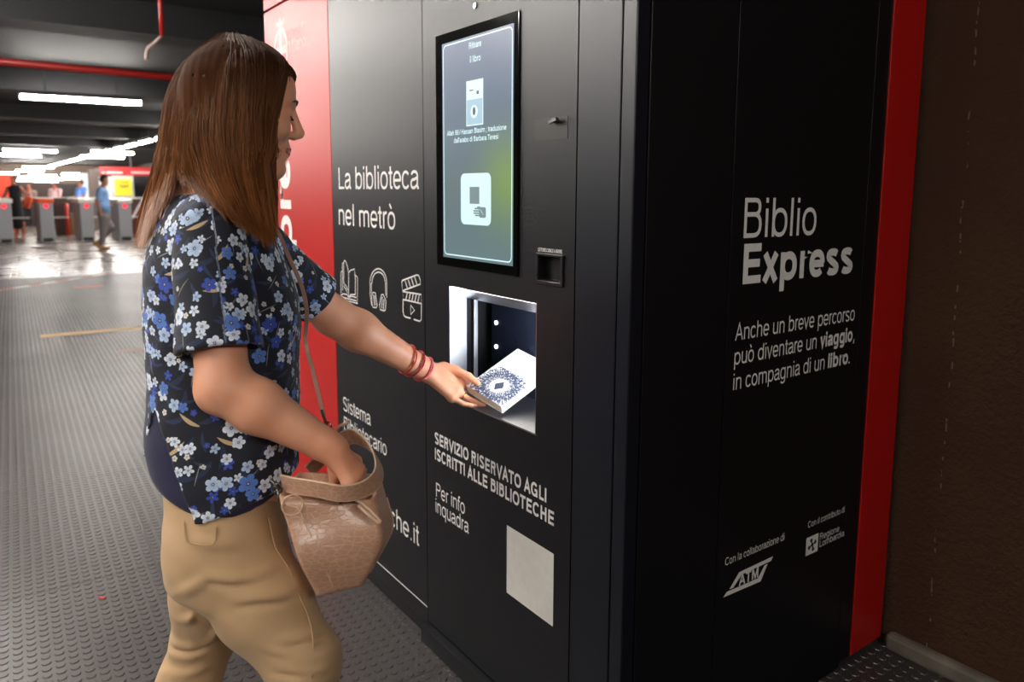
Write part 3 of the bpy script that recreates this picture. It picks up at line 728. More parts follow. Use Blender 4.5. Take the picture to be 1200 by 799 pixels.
# --- screw, lock, scanner
bm = bmesh.new(); tube(bm, [(-0.587, 0.0, 1.899), (-0.587, -0.004, 1.899)], 0.008, 14)
finish('screw', bm, M_steel, K, bevel=0.001)
bx('tape_patch', (-0.330, -0.209, -0.0008, -0.0001, 1.541, 1.592), plain('olive_tape', rgb(24, 24, 14), 0.4), K, label='dark olive tape patch over the lock')
bm = bmesh.new(); tube(bm, [(-0.250, 0, 1.583), (-0.250, -0.012, 1.583)], 0.006, 12); obox(bm, (-0.247, -0.013, 1.582), (0.97, 0, 0.24), (0, 1, 0), (-0.24, 0, 0.97), 0.014, 0.003, 0.0035)
finish('lock', bm, plain('lock_metal', rgb(105, 105, 108), 0.4, 0.8), K, 'small steel latch')
bm = bmesh.new()
x0, x1, z0, z1 = -0.318, -0.217, 1.202, 1.2765
plate(bm, (x0, x1), (z0, z1), -0.005, 0.0, [(x0+0.009, x1-0.009, z0+0.009, z1-0.006)])
sc = finish('scanner_frame', bm, plain('scanner_black', rgb(30, 30, 33), 0.3), K, 'raised black frame of the barcode scanner', bevel=0.001)
bm = bmesh.new(); box(bm, -0.312, -0.310, 0, 0.05, 1.207, 1.272); box(bm, -0.224, -0.222, 0, 0.05, 1.207, 1.272); box(bm, -0.31, -0.224, 0, 0.05, 1.270, 1.272); box(bm, -0.31, -0.224, 0.0, 0.05, 1.207, 1.212)
box(bm, -0.31, -0.224, 0.048, 0.05, 1.21, 1.27)
finish('scanner_well', bm, M_blk, K)
bx('scanner_window', (-0.290, -0.232, 0.025, 0.028, 1.216, 1.268), plain('scanner_glass', rgb(40, 20, 16), 0.08), K)

# --- book slot
SX0, SX1, SZ0, SZ1 = -0.725, -0.320, 0.824, 1.1505
slot = empty('book_slot', (-0.52, 0.03, 0.824), K); slot['label'] = 'brightly lit steel book slot'
def quadslab(bm, a, b, c, d, th):
    a, b, c, d = (Vector(q) for q in (a, b, c, d)); n = (b-a).cross(d-a).normalized()*th
    vs = [bm.verts.new(q) for q in (a, b, c, d, a+n, b+n, c+n, d+n)]
    for f in ((3, 2, 1, 0), (4, 5, 6, 7), (0, 1, 5, 4), (1, 2, 6, 5), (2, 3, 7, 6), (3, 0, 4, 7)): bm.faces.new([vs[i] for i in f])
bm = bmesh.new(); quadslab(bm, (SX0, 0.0, SZ1), (SX1, 0.0, SZ1), (SX1, 0.060, 1.113), (SX0, 0.060, 1.113), 0.002); finish('slot_lintel', bm, M_steel, slot, 'sloping brushed steel top edge')
bm = bmesh.new(); box(bm, SX0-0.002, SX0, 0.0, 0.058, SZ0, SZ1); finish('slot_cheek', bm, M_steel, slot, 'brushed steel left cheek')
bm = bmesh.new(); box(bm, SX1, SX1+0.002, 0.0, 0.058, SZ0, SZ1); finish('slot_cheek', bm, M_steel, slot)
bm = bmesh.new(); box(bm, SX0-0.05, SX1+0.01, 0.0, 0.36, SZ0-0.004, SZ0); finish('slot_shelf', bm, M_steel, slot, 'brushed steel shelf')
bm = bmesh.new(); box(bm, -0.738, -0.716, 0.078, 0.092, SZ0, 1.135); finish('slot_guide', bm, M_steel, slot, 'upright steel guide rail', bevel=0.002)
bm = bmesh.new(); box(bm, -0.775, -0.768, 0.07, 0.078, SZ0, 1.135); finish('slot_guide', bm, M_steel, slot)
M_plate = plain('blue_black_plate', rgb(38, 44, 62), 0.3, 0.5)
a = onY(576, 380, 0.19); bm = bmesh.new(); box(bm, a[0], SX1+0.02, 0.19, 0.196, SZ0, 1.19); pl = finish('slot_back_plate', bm, M_plate, slot, 'dark blue back plate', bevel=0.001)
M_led = emissive('white_led', (0.85, 0.93, 1, 1), 3.0)
for q in ((582, 378), (582, 406)):
    p = onY(*q, 0.19); bm = bmesh.new(); tube(bm, [(p[0], 0.19, p[2]), (p[0], 0.186, p[2])], 0.0065, 12); finish('indicator', bm, M_led, slot, 'round white indicator')
bm = bmesh.new(); box(bm, -0.83, -0.30, 0.40, 0.41, 0.82, 1.2); box(bm, -0.835, -0.83, 0.06, 0.4, 0.82, 1.2); box(bm, -0.305, -0.30, 0.06, 0.4, 0.82, 1.2); box(bm, -0.83, -0.30, 0.06, 0.4, 1.195, 1.2)
finish('slot_lining', bm, M_blk, slot)
M_strip = emissive('led_strip', (0.86, 0.93, 1.0, 1), 30.0)
bm = bmesh.new(); box(bm, -0.328, -0.322, 0.07, 0.165, 0.90, 1.10); finish('led_strip', bm, M_strip, slot, 'white LED strip inside the right edge of the slot')
bm = bmesh.new(); box(bm, -0.70, -0.34, 0.066, 0.074, 1.128, 1.134); finish('led_strip', bm, M_strip, slot)

# --- lettering of the side
L = lambda s, a, b, v, h, bold=0.0: letter('lettering', s, a, b, v, h, M_white, s2, plane='S', bold=bold)
L('Biblio', 0.361, 0.661, 1.316, 0.094)
L('Express', 0.361, 0.845, 1.206, 0.096, 0.045)
L('Anche un breve percorso', 0.351, 0.872, 1.072, 0.041)
L('può diventare un', 0.352, 0.694, 1.013, 0.041); L('viaggio', 0.711, 0.868, 1.013, 0.041, 0.032); L(',', 0.872, 0.879, 1.013, 0.041)
L('in compagnia di un', 0.352, 0.737, 0.951, 0.041); L('libro', 0.754, 0.852, 0.951, 0.041, 0.032); L('.', 0.855, 0.862, 0.951, 0.041)
L('Con la collaborazione di', 0.351, 0.595, 0.505, 0.020)
L('Con il contributo di', 0.704, 0.886, 0.509, 0.018)
L('Regione', 0.765, 0.864, 0.457, 0.019); L('Lombardia', 0.766, 0.893, 0.4355, 0.019)
L('ATM', 0.409, 0.489, 0.4325, 0.030, 0.03)
S = lambda x, y: (onX(x, y)[1], onX(x, y)[2])
def Sp(pts): return [S(830+a/5.706, 580+b/5.706) for a, b in pts]
bm = bmesh.new()
polyflat(bm, Sp([(140, 628), (205, 515), (432, 408), (418, 440), (222, 530), (165, 620)]), 'S', 0.0008)
polyflat(bm, Sp([(98, 684), (122, 646), (330, 556), (375, 468), (396, 458), (348, 576)]), 'S', 0.0008)
finish('transit_logo', bm, M_white, s2, 'white slanted double-bar frame logo')
# region emblem: white square with a dark four-petal rose
bm = bmesh.new(); polyflat(bm, [(0.700, 0.428), (0.758, 0.427), (0.758, 0.480), (0.700, 0.480)], 'S', 0.0008); em = finish('region_emblem', bm, M_white, s2, 'white square emblem')
bm = bmesh.new(); ecx, ecz = 0.729, 0.4535
for k in range(4):
    a = math.radians(20+90*k)
    pts = [(ecx+0.004*math.cos(a+math.pi/2), ecz+0.004*math.sin(a+math.pi/2))]
    for q in np.linspace(-1, 1, 9):
        aa = a+q*1.4; pts.append((ecx+0.014*math.cos(a)+0.0065*math.cos(aa), ecz+0.014*math.sin(a)+0.0065*math.sin(aa)))
    pts.append((ecx+0.004*math.cos(a-math.pi/2), ecz+0.004*math.sin(a-math.pi/2)))
    polyflat(bm, pts[::-1], 'S', 0.0013)
polyflat(bm, [(ecx+0.005*math.cos(q), ecz+0.005*math.sin(q)) for q in np.linspace(0, 5.6, 8)], 'S', 0.0013)
finish('region_emblem_print', bm, M_blk, s2, 'dark four-lobed rose')
# ================================================================ FIGURE TOOLS: smooth signed-distance bodies, meshed as one continuous skin
A_ = lambda x, y, d: at(x, y, d)
def smin(a, b, k):
    h = np.clip(0.5+0.5*(b-a)/k, 0, 1); return b*(1-h)+a*h-k*h*(1-h)
def nrm(v): v = np.array(v, float); return v/np.linalg.norm(v)
class Prim:
    sub = False
    def __init__(s, k=0.015): s.k = k
class RC(Prim):       # round cone
    def __init__(s, a, b, ra, rb, k=0.015, sub=False):
        s.a, s.b, s.ra, s.rb, s.k, s.sub = np.array(a, float), np.array(b, float), ra, rb, k, sub
        s.c = (s.a+s.b)/2; s.R = np.linalg.norm(s.b-s.a)/2+max(ra, rb)
    def d(s, P):
        ba = s.b-s.a; pa = P-s.a; h = np.clip(pa@ba/(ba@ba+1e-12), 0, 1)
        return np.linalg.norm(pa-h[:, None]*ba, axis=1)-(s.ra+(s.rb-s.ra)*h)
class EL(Prim):       # ellipsoid, M rows = local axes
    def __init__(s, c, M, rad, k=0.015, sub=False):
        s.c, s.M, s.r, s.k, s.sub = np.array(c, float), np.array(M, float), np.array(rad, float), k, sub; s.R = max(rad)
    def d(s, P):
        q = (P-s.c)@s.M.T; k0 = np.linalg.norm(q/s.r, axis=1); k1 = np.linalg.norm(q/s.r**2, axis=1)
        return k0*(k0-1)/(k1+1e-9)
class LOFT(Prim):     # stack of ellipses: rows (z, x, y, a, b, az); a lateral, b front-back, az facing in degrees
    def __init__(s, rows, k=0.02, sub=False, pw=2.2, cap=0.02):
        r = np.array(sorted(rows), float); zz = np.linspace(r[0, 0], r[-1, 0], 90)
        s.z = zz; s.k = k; s.sub = sub; s.pw = pw; s.cap = cap
        def sm(j):
            v = np.interp(zz, r[:, 0], r[:, j]); w = 9
            pad = np.concatenate([2*v[0]-v[w:0:-1], v, 2*v[-1]-v[-2:-w-2:-1]]); return np.convolve(pad, np.hanning(2*w+1)/np.hanning(2*w+1).sum(), 'valid')
        s.f = [sm(j) for j in range(1, 6)]
        s.c = np.array([s.f[0].mean(), s.f[1].mean(), zz.mean()]); s.R = math.hypot((zz[-1]-zz[0])/2, max(s.f[2].max(), s.f[3].max())+0.05)
        s.z0, s.z1 = zz[0], zz[-1]
    def local(s, P):
        z = P[:, 2]; x, y, a, b, az = [np.interp(z, s.z, f) for f in s.f]; az = np.radians(az)
        dx, dy = P[:, 0]-x, P[:, 1]-y
        fwd = dx*np.cos(az)+dy*np.sin(az); lat = dx*np.sin(az)-dy*np.cos(az)
        return lat, fwd, a, b
    def d(s, P):
        lat, fwd, a, b = s.local(P); p = s.pw
        k0 = (np.abs(lat/a)**p+np.abs(fwd/b)**p)**(1/p); rr = np.hypot(lat, fwd)
        d = rr*(1-1/np.maximum(k0, 1e-3)); d = np.where(k0 < 0.3, -np.minimum(a, b)*(1-k0), d)
        dz = np.maximum(s.z0-P[:, 2], P[:, 2]-s.z1)
        return -smin(-d, -dz, s.cap)
class CUT(Prim):      # keep the side of a plane the normal does not point to
    def __init__(s, p, n, k=0.004, R=9.0): s.p, s.n, s.k, s.c, s.R = np.array(p, float), nrm(n), k, np.array(p, float), R
    def d(s, P): return (P-s.p)@s.n
def evalsdf(prims, P, disp=None):
    d = np.full(len(P), 1.0)
    for q in prims:
        v = q.d(P)
        if isinstance(q, CUT): d = -smin(-d, -v, q.k)
        elif q.sub: d = -smin(-d, v, q.k)
        else: d = smin(d, v, q.k)
    if disp is not None: d = d+disp(P)
    return d
def mesh_sdf(prims, h, disp=None, N=12):
    pos = [q for q in prims if not q.sub and not isinstance(q, CUT)]
    lo = np.min([q.c-q.R for q in pos], axis=0)-3*h; hi = np.max([q.c+q.R for q in pos], axis=0)+3*h
    nb = np.ceil((hi-lo)/(h*N)).astype(int); S = h*N; rad = S*0.87
    I = np.arange(N+1)*h; gx, gy, gz = np.meshgrid(I, I, I, indexing='ij'); G = np.stack([gx, gy, gz], -1).reshape(-1, 3)
    BIG = nb*N+4; ids = []; vpos = []; quads = []
    cc = np.stack(np.meshgrid(*[np.arange(n) for n in nb], indexing='ij'), -1).reshape(-1, 3)
    ctr = lo+(cc+0.5)*S
    keep = np.zeros(len(cc), bool)
    for q in pos: keep |= np.linalg.norm(ctr-q.c, axis=1) < q.R+rad
    cc, ctr = cc[keep], ctr[keep]
    dc = evalsdf(prims, ctr, disp); m = np.abs(dc) < rad*1.7+0.03; cc, ctr = cc[m], ctr[m]
    for b, c in zip(cc, ctr):
        act = [q for q in prims if isinstance(q, CUT) or np.linalg.norm(c-q.c) < q.R+rad+max(q.k, 0.01)]
        if not act: continue
        D = evalsdf(act, G+lo+b*S, disp).reshape(N+1, N+1, N+1)
        if D.min() > 0 or D.max() < 0: continue
        s = D < 0
        cnt = np.zeros((N, N, N)); acc = np.zeros((N, N, N, 3))
        base = np.stack(np.meshgrid(np.arange(N), np.arange(N), np.arange(N), indexing='ij'), -1).astype(float)
        sl = lambda o: tuple(slice(o[i], o[i]+N) for i in range(3))
        corners = [(i, j, k) for i in (0, 1) for j in (0, 1) for k in (0, 1)]
        for o in corners:
            for ax in range(3):
                if o[ax]: continue
                o2 = list(o); o2[ax] = 1; d0, d1 = D[sl(o)], D[sl(o2)]
                x = (d0 < 0) != (d1 < 0)
                if not x.any(): continue
                t = np.where(x, d0/(d0-d1+1e-20), 0)
                pt = np.array(o, float)[None, None, None, :]+np.zeros((N, N, N, 3)); pt[..., ax] += t
                acc += pt*x[..., None]; cnt += x
        mk = cnt > 0
        cell = base[mk]; p = (cell+acc[mk]/cnt[mk][:, None]); gc = cell.astype(int)+b*N
        ids.append((gc[:, 0]*BIG[1]+gc[:, 1])*BIG[2]+gc[:, 2]); vpos.append(lo+(p+b*N)*h)
        for ax in range(3):
            u, v = (ax+1) % 3, (ax+2) % 3
            a0 = s[:N, :N, :N]; o2 = [0, 0, 0]; o2[ax] = 1; a1 = s[sl(o2)]
            e = np.argwhere(a0 != a1)
            if len(e) == 0: continue
            flip = a0[e[:, 0], e[:, 1], e[:, 2]]
            g = e+b*N; Q = []
            for du, dv in ((0, 0), (1, 0), (1, 1), (0, 1)):
                w = g.copy(); w[:, u] -= du; w[:, v] -= dv
                Q.append((w[:, 0]*BIG[1]+w[:, 1])*BIG[2]+w[:, 2])
            Q = np.stack(Q, 1); Q[~flip] = Q[~flip][:, ::-1]; quads.append(Q)
    ids = np.concatenate(ids); vpos = np.concatenate(vpos); quads = np.concatenate(quads)
    order = np.argsort(ids); ids = ids[order]; vpos = vpos[order]
    f = np.searchsorted(ids, quads); f = np.minimum(f, len(ids)-1); ok = (ids[f] == quads).all(1); f = f[ok]
    return vpos, f
def relax(V, Fc, it=2, lam=0.5):
    for _ in range(it):
        acc = np.zeros_like(V); cnt = np.zeros(len(V))
        for a, b in ((0, 1), (1, 2), (2, 3), (3, 0)):
            np.add.at(acc, Fc[:, a], V[Fc[:, b]]); np.add.at(acc, Fc[:, b], V[Fc[:, a]]); np.add.at(cnt, Fc[:, a], 1); np.add.at(cnt, Fc[:, b], 1)
        V = V*(1-lam)+lam*acc/np.maximum(cnt, 1)[:, None]
    return V
def sdf_object(name, prims, h, mat, parent=None, disp=None, label=None, uv=None, sm=2, colour=None):
    V, Fc = mesh_sdf(prims, h, disp); V = relax(V, Fc, sm)
    off = np.array(wpos(parent)) if parent is not None else np.zeros(3)
    me = bpy.data.meshes.new(name)
    me.from_pydata((V-off).tolist(), [], Fc.tolist()); me.update()
    if uv is not None:
        U = uv(V); lay = me.uv_layers.new(name='UVMap'); li = np.zeros(len(me.loops), int); me.loops.foreach_get('vertex_index', li)
        lay.data.foreach_set('uv', U[li].ravel())
    if colour is not None:
        ca = me.color_attributes.new('paint', 'FLOAT_COLOR', 'POINT'); ca.data.foreach_set('color', colour(V).ravel())
    return link(name, me, mat, parent, label, smooth=True)
def chain(pts, rads, k=0.006):
    return [RC(pts[i], pts[i+1], rads[i], rads[i+1], k) for i in range(len(pts)-1)]
def frame(az, pitch):
    a, p_ = math.radians(az), math.radians(pitch)
    Fd = np.array([math.cos(a)*math.cos(p_), math.sin(a)*math.cos(p_), math.sin(p_)]); Rr = np.array([math.sin(a), -math.cos(a), 0]); return Rr, Fd, np.cross(Rr, Fd)
def head_prims(H0, M, s=1.0):
    """M rows: right, forward, up"""
    L = lambda x, y, z: H0+(M[0]*x+M[1]*y+M[2]*z)*s
    P = [EL(L(0, -.012, .022), M, np.array((.074, .095, .084))*s, .02),
         EL(L(0, .030, -.035), M, np.array((.058, .062, .078))*s, .03),
         EL(L(0, .050, .040), M, np.array((.058, .048, .045))*s, .02)]
    for q in (-1, 1):
        P += [RC(L(q*.052, -.01, -.06), L(q*.012, .072, -.112), .022*s, .016*s, .02), RC(L(q*.012, .092, .018), L(q*.042, .078, .016), .009*s, .008*s, .010),
              EL(L(q*.038, .062, -.034), M, np.array((.026, .026, .024))*s, .015), RC(L(q*.050, .045, -.015), L(q*.062, .01, -.010), .012*s, .010*s, .012)]
    P += [RC(L(0, .076, -.113), L(0, .074, -.118), .019*s, .017*s, .014),
          RC(L(0, .082, -.075), L(0, .080, -.07), .020*s, .020*s, .014)]
    for q in (-1, 1): P += [EL(L(q*.031, .104, -.006), M, np.array((.017, .014, .011))*s, .010, sub=True)]
    for q in (-1, 1): P += [EL(L(q*.031, .077, -.006), M, np.array((.0150, .0150, .0125))*s, .003)]
    P += [RC(L(0, .095, .008), L(0, .114, -.034), .0075*s, .0105*s, .008), RC(L(0, .114, -.036), L(0, .104, -.044), .0105*s, .008*s, .005)]
    for q in (-1, 1): P += [RC(L(q*.009, .100, -.042), L(q*.014, .094, -.043), .0075*s, .006*s, .005)]
    return P, L
def hand_prims(W, mcps, fingers, thumb, rp=0.0125, rf=0.0088, heel=0.020, s=1.0, kp=0.012):
    """W wrist, mcps 4 knuckles, fingers 4 lists of joints after the knuckle, thumb joints incl. base"""
    P = []
    c = np.mean(mcps, axis=0)
    for i, m in enumerate(mcps):
        st = W+(m-W)*0.10+(m-c)*0.20
        P.append(RC(st, m, heel*s*0.85, rp*s, kp))
    for i in range(3): P.append(RC(mcps[i], mcps[i+1], rp*0.9*s, rp*0.9*s, kp))
    for i, (m, f) in enumerate(zip(mcps, fingers)):
        pts = [m]+list(f); r0 = rf*(0.95, 1.0, 0.96, 0.84)[i]*s; rr = [r0*1.08, r0*1.0, r0*0.92, r0*0.80][:len(pts)]
        P += chain(pts, rr, 0.003)
    tr = [0.0165*s, 0.0125*s, 0.0105*s, 0.0085*s][:len(thumb)]
    P += [RC(W+(thumb[0]-W)*0.3, thumb[0], heel*0.8*s, tr[0], 0.012)]+chain(thumb, tr, 0.006)
    return P

# materials for people
def skin_mat(name, base, dark):
    t = NT(name); v = t.coord(); n = t.noise(v, 14, 4); n2 = t.noise(v, 600, 3)
    t.set(Base_Color=t.mix(n, base, dark), Roughness=t.math('MULTIPLY_ADD', n2, 0.15, 0.40), Subsurface_Weight=0.12, Subsurface_Radius=(0.9, 0.35, 0.2), Subsurface_Scale=0.01)
    t.bump(n2, 0.12, 0.0006); return t.m
def cloth_mat(name, c, c2, rough=0.85, wscale=900, bump=0.25, sheen=0.1):
    t = NT(name); v = t.coord(); n = t.noise(v, 22, 5); wv = t.noise(v, wscale, 2)
    t.set(Base_Color=t.mix(t.math('MULTIPLY_ADD', n, 0.8, t.math('MULTIPLY', wv, 0.2)), c, c2), Roughness=rough, Sheen_Weight=sheen)
    t.bump(wv, bump, 0.0006); return t.m
M_skin = skin_mat('warm_skin', rgb(240, 178, 144), rgb(224, 148, 112))
# ================================================================ THE WOMAN
HR, HF, HU = frame(84, -8); HM = np.array([HR, HF, HU]); H0 = A_(283, 122, 1.455)
head, HL = head_prims(H0, HM)
RS, RE, RW = A_(245, 268, 1.42), A_(262, 453, 1.37), A_(391, 527, 1.42)
LS, LE, LW = A_(300, 292, 1.72), A_(390, 370, 1.90), A_(501, 435, 2.08)
NB = A_(240, 222, 1.54)
WO = empty('person', (float(NB[0]), float(NB[1]), 0.0))
tag(WO, 'woman with long brown hair, floral blouse and tan trousers, handing a book into the machine', 'person')
TAZ = 66
def ctr(x, y, d): return A_(x, y, d)
def row(x, y, d, a, b, az=TAZ): c = ctr(x, y, d); return (c[2], c[0], c[1], a, b, az)

# --- continuous body: head, neck, trunk, arms and hands
body = list(head)
body += [RC(HL(0, -.022, -.05), NB+np.array([0, 0, 0.0]), .045, .052, .02), RC(NB, NB+np.array([0.02, 0.01, -0.12]), .060, .10, .04),
         RC(NB+np.array([.0, 0, -.03]), RS, .050, .052, .04), RC(NB+np.array([.0, 0, -.03]), LS, .050, .052, .04)]
body += [LOFT([row(258, 330, 1.52, .13, .09), row(261, 420, 1.52, .125, .095), row(262, 500, 1.52, .12, .09), row(265, 590, 1.52, .14, .11)], .05)]
body += [RC(RS, RE, .050, .046, .03), RC(RE, RE+(RW-RE)*.30, .046, .048, .02), RC(RE+(RW-RE)*.30, RE+(RW-RE)*.92, .048, .0295, .02), RC(RE+(RW-RE)*.9, RW, .030, .029, .01)]
# slight elbow bump
body += [RC(RE+nrm(RE-RW)*.006+np.array([0, 0, -.010]), RE+nrm(RE-RW)*.012+np.array([0, 0, -.018]), .040, .032, .02)]
body += [RC(LS, LE, .052, .047, .03), RC(LE, LE+(LW-LE)*.25, .048, .049, .02), RC(LE+(LW-LE)*.25, LE+(LW-LE)*.92, .049, .032, .03), RC(LE+(LW-LE)*.9, LW, .032, .030, .01)]
# left hand, palm up under the book, thumb on the cover
mc = [A_(537, 440, 2.150), A_(539, 449, 2.118), A_(537, 459, 2.090), A_(530, 466, 2.066)]
fg = [[A_(552, 450, 2.165), A_(562, 458, 2.160), A_(569, 463, 2.150)], [A_(556, 460, 2.125), A_(566, 467, 2.118), A_(572, 471, 2.110)],
      [A_(552, 469, 2.092), A_(561, 473, 2.092), A_(567, 474, 2.092)], [A_(543, 473, 2.064), A_(552, 475, 2.068), A_(558, 475, 2.075)]]
th = [A_(520, 431, 2.120), A_(535, 434, 2.115), A_(549, 441, 2.098), A_(560, 449, 2.084)]
body += hand_prims(LW, mc, fg, th)
# right hand, reaching down into the bag
mc2 = [A_(398, 548, 1.475), A_(408, 549, 1.455), A_(413, 548, 1.430), A_(411, 545, 1.405)]
mc2 = [A_(416, 541, 1.475), A_(419, 551, 1.450), A_(416, 559, 1.428), A_(409, 565, 1.410)]
fg2 = [[A_(428, 563, 1.475), A_(426, 582, 1.475), A_(420, 596, 1.47)], [A_(424, 574, 1.445), A_(416, 592, 1.445), A_(407, 603, 1.445)],
       [A_(415, 579, 1.425), A_(405, 593, 1.428), A_(396, 603, 1.43)], [A_(404, 580, 1.412), A_(397, 592, 1.415), A_(390, 600, 1.42)]]
th2 = [A_(395, 553, 1.440), A_(393, 567, 1.455), A_(396, 583, 1.46), A_(400, 596, 1.46)]
body += hand_prims(RW, mc2, fg2, th2)
bodyo = sdf_object('body', body, 0.0032, M_skin, WO)

# face details
M_lip = plain('lips', rgb(176, 92, 88), 0.35, bump=0.02); M_dkbrown = plain('brow_hair', rgb(52, 34, 26), 0.7)
bm = bmesh.new()
tube(bm, catmull([HL(-.022, .088, -.073), HL(-.010, .0975, -.0700), HL(0, .1000, -.0712), HL(.010, .0975, -.0700), HL(.022, .088, -.073)], 5), [0.0010]+[0.0028]*19+[0.0010], 8)
tube(bm, catmull([HL(-.020, .087, -.0755), HL(-.009, .096, -.0805), HL(0, .0975, -.0815), HL(.009, .096, -.0805), HL(.020, .087, -.0755)], 5), [0.0010]+[0.0034]*19+[0.0010], 8)
finish('lips', bm, M_lip, WO, smooth=True)
for q in (-1, 1):
    bm = bmesh.new(); tube(bm, catmull([HL(q*.014, .1005, .016), HL(q*.030, .097, .022), HL(q*.048, .084, .017)], 6), [0.0018]*10+[0.0014, 0.0010, 0.0006], 6)
    finish('eyebrow', bm, M_dkbrown, WO, smooth=True)
    bm = bmesh.new(); tube(bm, catmull([HL(q*.018, .0895, -.012), HL(q*.031, .0930, -.0155), HL(q*.044, .0850, -.011)], 6), 0.0014, 6)
    finish('eyelashes', bm, M_dkbrown, WO, smooth=True)
    bm = bmesh.new(); bmesh.ops.create_uvsphere(bm, u_segments=16, v_segments=10, radius=0.0125, matrix=Matrix.Translation(Vector(HL(q*.031, .0765, -.008))))
    finish('eyeball', bm, plain('eye_white', rgb(225, 220, 215), 0.2, bump=0), WO, smooth=True)

# --- blouse with a printed flower pattern
t = NT('floral_cloth'); uvn = t.new('ShaderNodeUVMap'); uvn.uv_map = 'UVMap'
U0 = uvn.outputs[0]
def flowers(scale, loc, r0, petals, prob, cols, sharp=0.6, depth=0.5):
    mp = t.mapping(U0, (scale, scale, 1), (0, 0, loc), (loc*3.1, loc*1.7, 0))
    vo = t.new('ShaderNodeTexVoronoi'); vo.voronoi_dimensions = '2D'; vo.inputs['Scale'].default_value = 1.0; vo.inputs['Randomness'].default_value = 0.72
    t.link(mp, vo.inputs['Vector'])
    loc_ = t.vmath('SUBTRACT', mp, vo.outputs['Position']).outputs[0]
    sp = t.new('ShaderNodeSeparateXYZ'); t.link(loc_, sp.inputs[0]); cs = t.new('ShaderNodeSeparateColor'); t.link(vo.outputs['Color'], cs.inputs[0])
    r = t.vmath('LENGTH', loc_).outputs['Value']
    ang = t.math('ADD', t.math('ARCTAN2', sp.outputs[1], sp.outputs[0]), t.math('MULTIPLY', cs.outputs[2], 6.28))
    pt = t.math('POWER', t.math('ABSOLUTE', t.math('COSINE', t.math('MULTIPLY', ang, petals/2))), sharp)
    R = t.math('MULTIPLY', t.math('ADD', t.math('MULTIPLY', pt, depth), 1-depth), t.math('MULTIPLY_ADD', cs.outputs[1], r0*0.35, r0*0.78))
    mask = t.math('MULTIPLY', t.math('GREATER_THAN', t.math('SUBTRACT', R, r), 0), t.math('LESS_THAN', cs.outputs[0], prob))
    tone = t.math('DIVIDE', r, R, clamp=True)
    pick = t.ramp(t.math('DIVIDE', cs.outputs[0], prob), cols, 'CONSTANT')
    vein = t.math('MULTIPLY_ADD', t.math('ABSOLUTE', t.math('SINE', t.math('MULTIPLY', ang, petals*2.0))), 0.25, t.math('MULTIPLY', tone, 0.75))
    c = t.mix(vein, t.mix(0.55, pick, rgb(50, 84, 170)), pick)
    c = t.mix(t.math('LESS_THAN', tone, 0.22), c, rgb(30, 36, 70)); c = t.mix(t.math('LESS_THAN', tone, 0.10), c, rgb(225, 215, 180))
    return mask, c
def leaves(scale, loc, col, prob, ln=0.42, wd=0.06, curve=0.5):
    mp = t.mapping(U0, (scale, scale, 1), (0, 0, loc), (loc*2.3, loc*4.1, 0))
    vo = t.new('ShaderNodeTexVoronoi'); vo.voronoi_dimensions = '2D'; vo.inputs['Scale'].default_value = 1.0; vo.inputs['Randomness'].default_value = 0.7
    t.link(mp, vo.inputs['Vector'])
    l = t.vmath('SUBTRACT', mp, vo.outputs['Position']).outputs[0]
    cs = t.new('ShaderNodeSeparateColor'); t.link(vo.outputs['Color'], cs.inputs[0])
    rt = t.new('ShaderNodeVectorRotate'); rt.rotation_type = 'Z_AXIS'; t.link(l, rt.inputs['Vector']); t.link(t.math('MULTIPLY_ADD', cs.outputs[1], 1.8, 0.6), rt.inputs['Angle'])
    sp = t.new('ShaderNodeSeparateXYZ'); t.link(rt.outputs[0], sp.inputs[0])
    x = t.math('DIVIDE', sp.outputs[0], ln); yy = t.math('ADD', sp.outputs[1], t.math('MULTIPLY', t.math('MULTIPLY', x, x), curve*wd*2))
    half = t.math('MULTIPLY', t.math('SUBTRACT', 1.0, t.math('MULTIPLY', x, x)), wd)
    return t.math('MULTIPLY', t.math('GREATER_THAN', half, t.math('ABSOLUTE', yy)), t.math('LESS_THAN', cs.outputs[0], prob)), t.mix(0.0, col, col)
W1, W2, B1, B2 = rgb(232, 240, 248), rgb(194, 214, 238), rgb(92, 132, 208), rgb(56, 78, 176)
cl_ = t.mix(t.noise(U0, 60, 3), rgb(12, 14, 26), rgb(20, 23, 40))
for fn in (lambda: leaves(19, 0.9, rgb(34, 44, 72), 0.75, 0.45, 0.10), lambda: leaves(23, 2.2, rgb(40, 52, 84), 0.7, 0.45, 0.07),
           lambda: leaves(15, 1.4, rgb(196, 168, 128), 0.42, 0.36, 0.055), lambda: leaves(21, 3.7, rgb(150, 150, 150), 0.40, 0.48, 0.016),
           lambda: flowers(60, 5.3, 0.34, 5, 0.14, [(0, rgb(232, 226, 210)), (0.5, rgb(60, 76, 170))], 0.7, 0.4),
           lambda: flowers(36, 0.4, 0.36, 5, 0.36, [(0, W2), (0.4, W1), (0.75, B2)], 0.8, 0.75), lambda: flowers(29, 1.9, 0.35, 5, 0.50, [(0, W1), (0.35, B1), (0.55, W2), (0.8, W1)], 0.55, 0.62),
           lambda: flowers(21, 2.8, 0.33, 5, 0.52, [(0, W1), (0.35, B1), (0.6, W2), (0.85, B2)], 0.5, 0.52)):
    m_, c_ = fn(); cl_ = t.mix(m_, cl_, c_)
wv = t.noise(t.coord(), 900, 2)
t.set(Base_Color=cl_, Roughness=0.78, Sheen_Weight=0.1); t.bump(wv, 0.2, 0.0005); M_floral = t.m

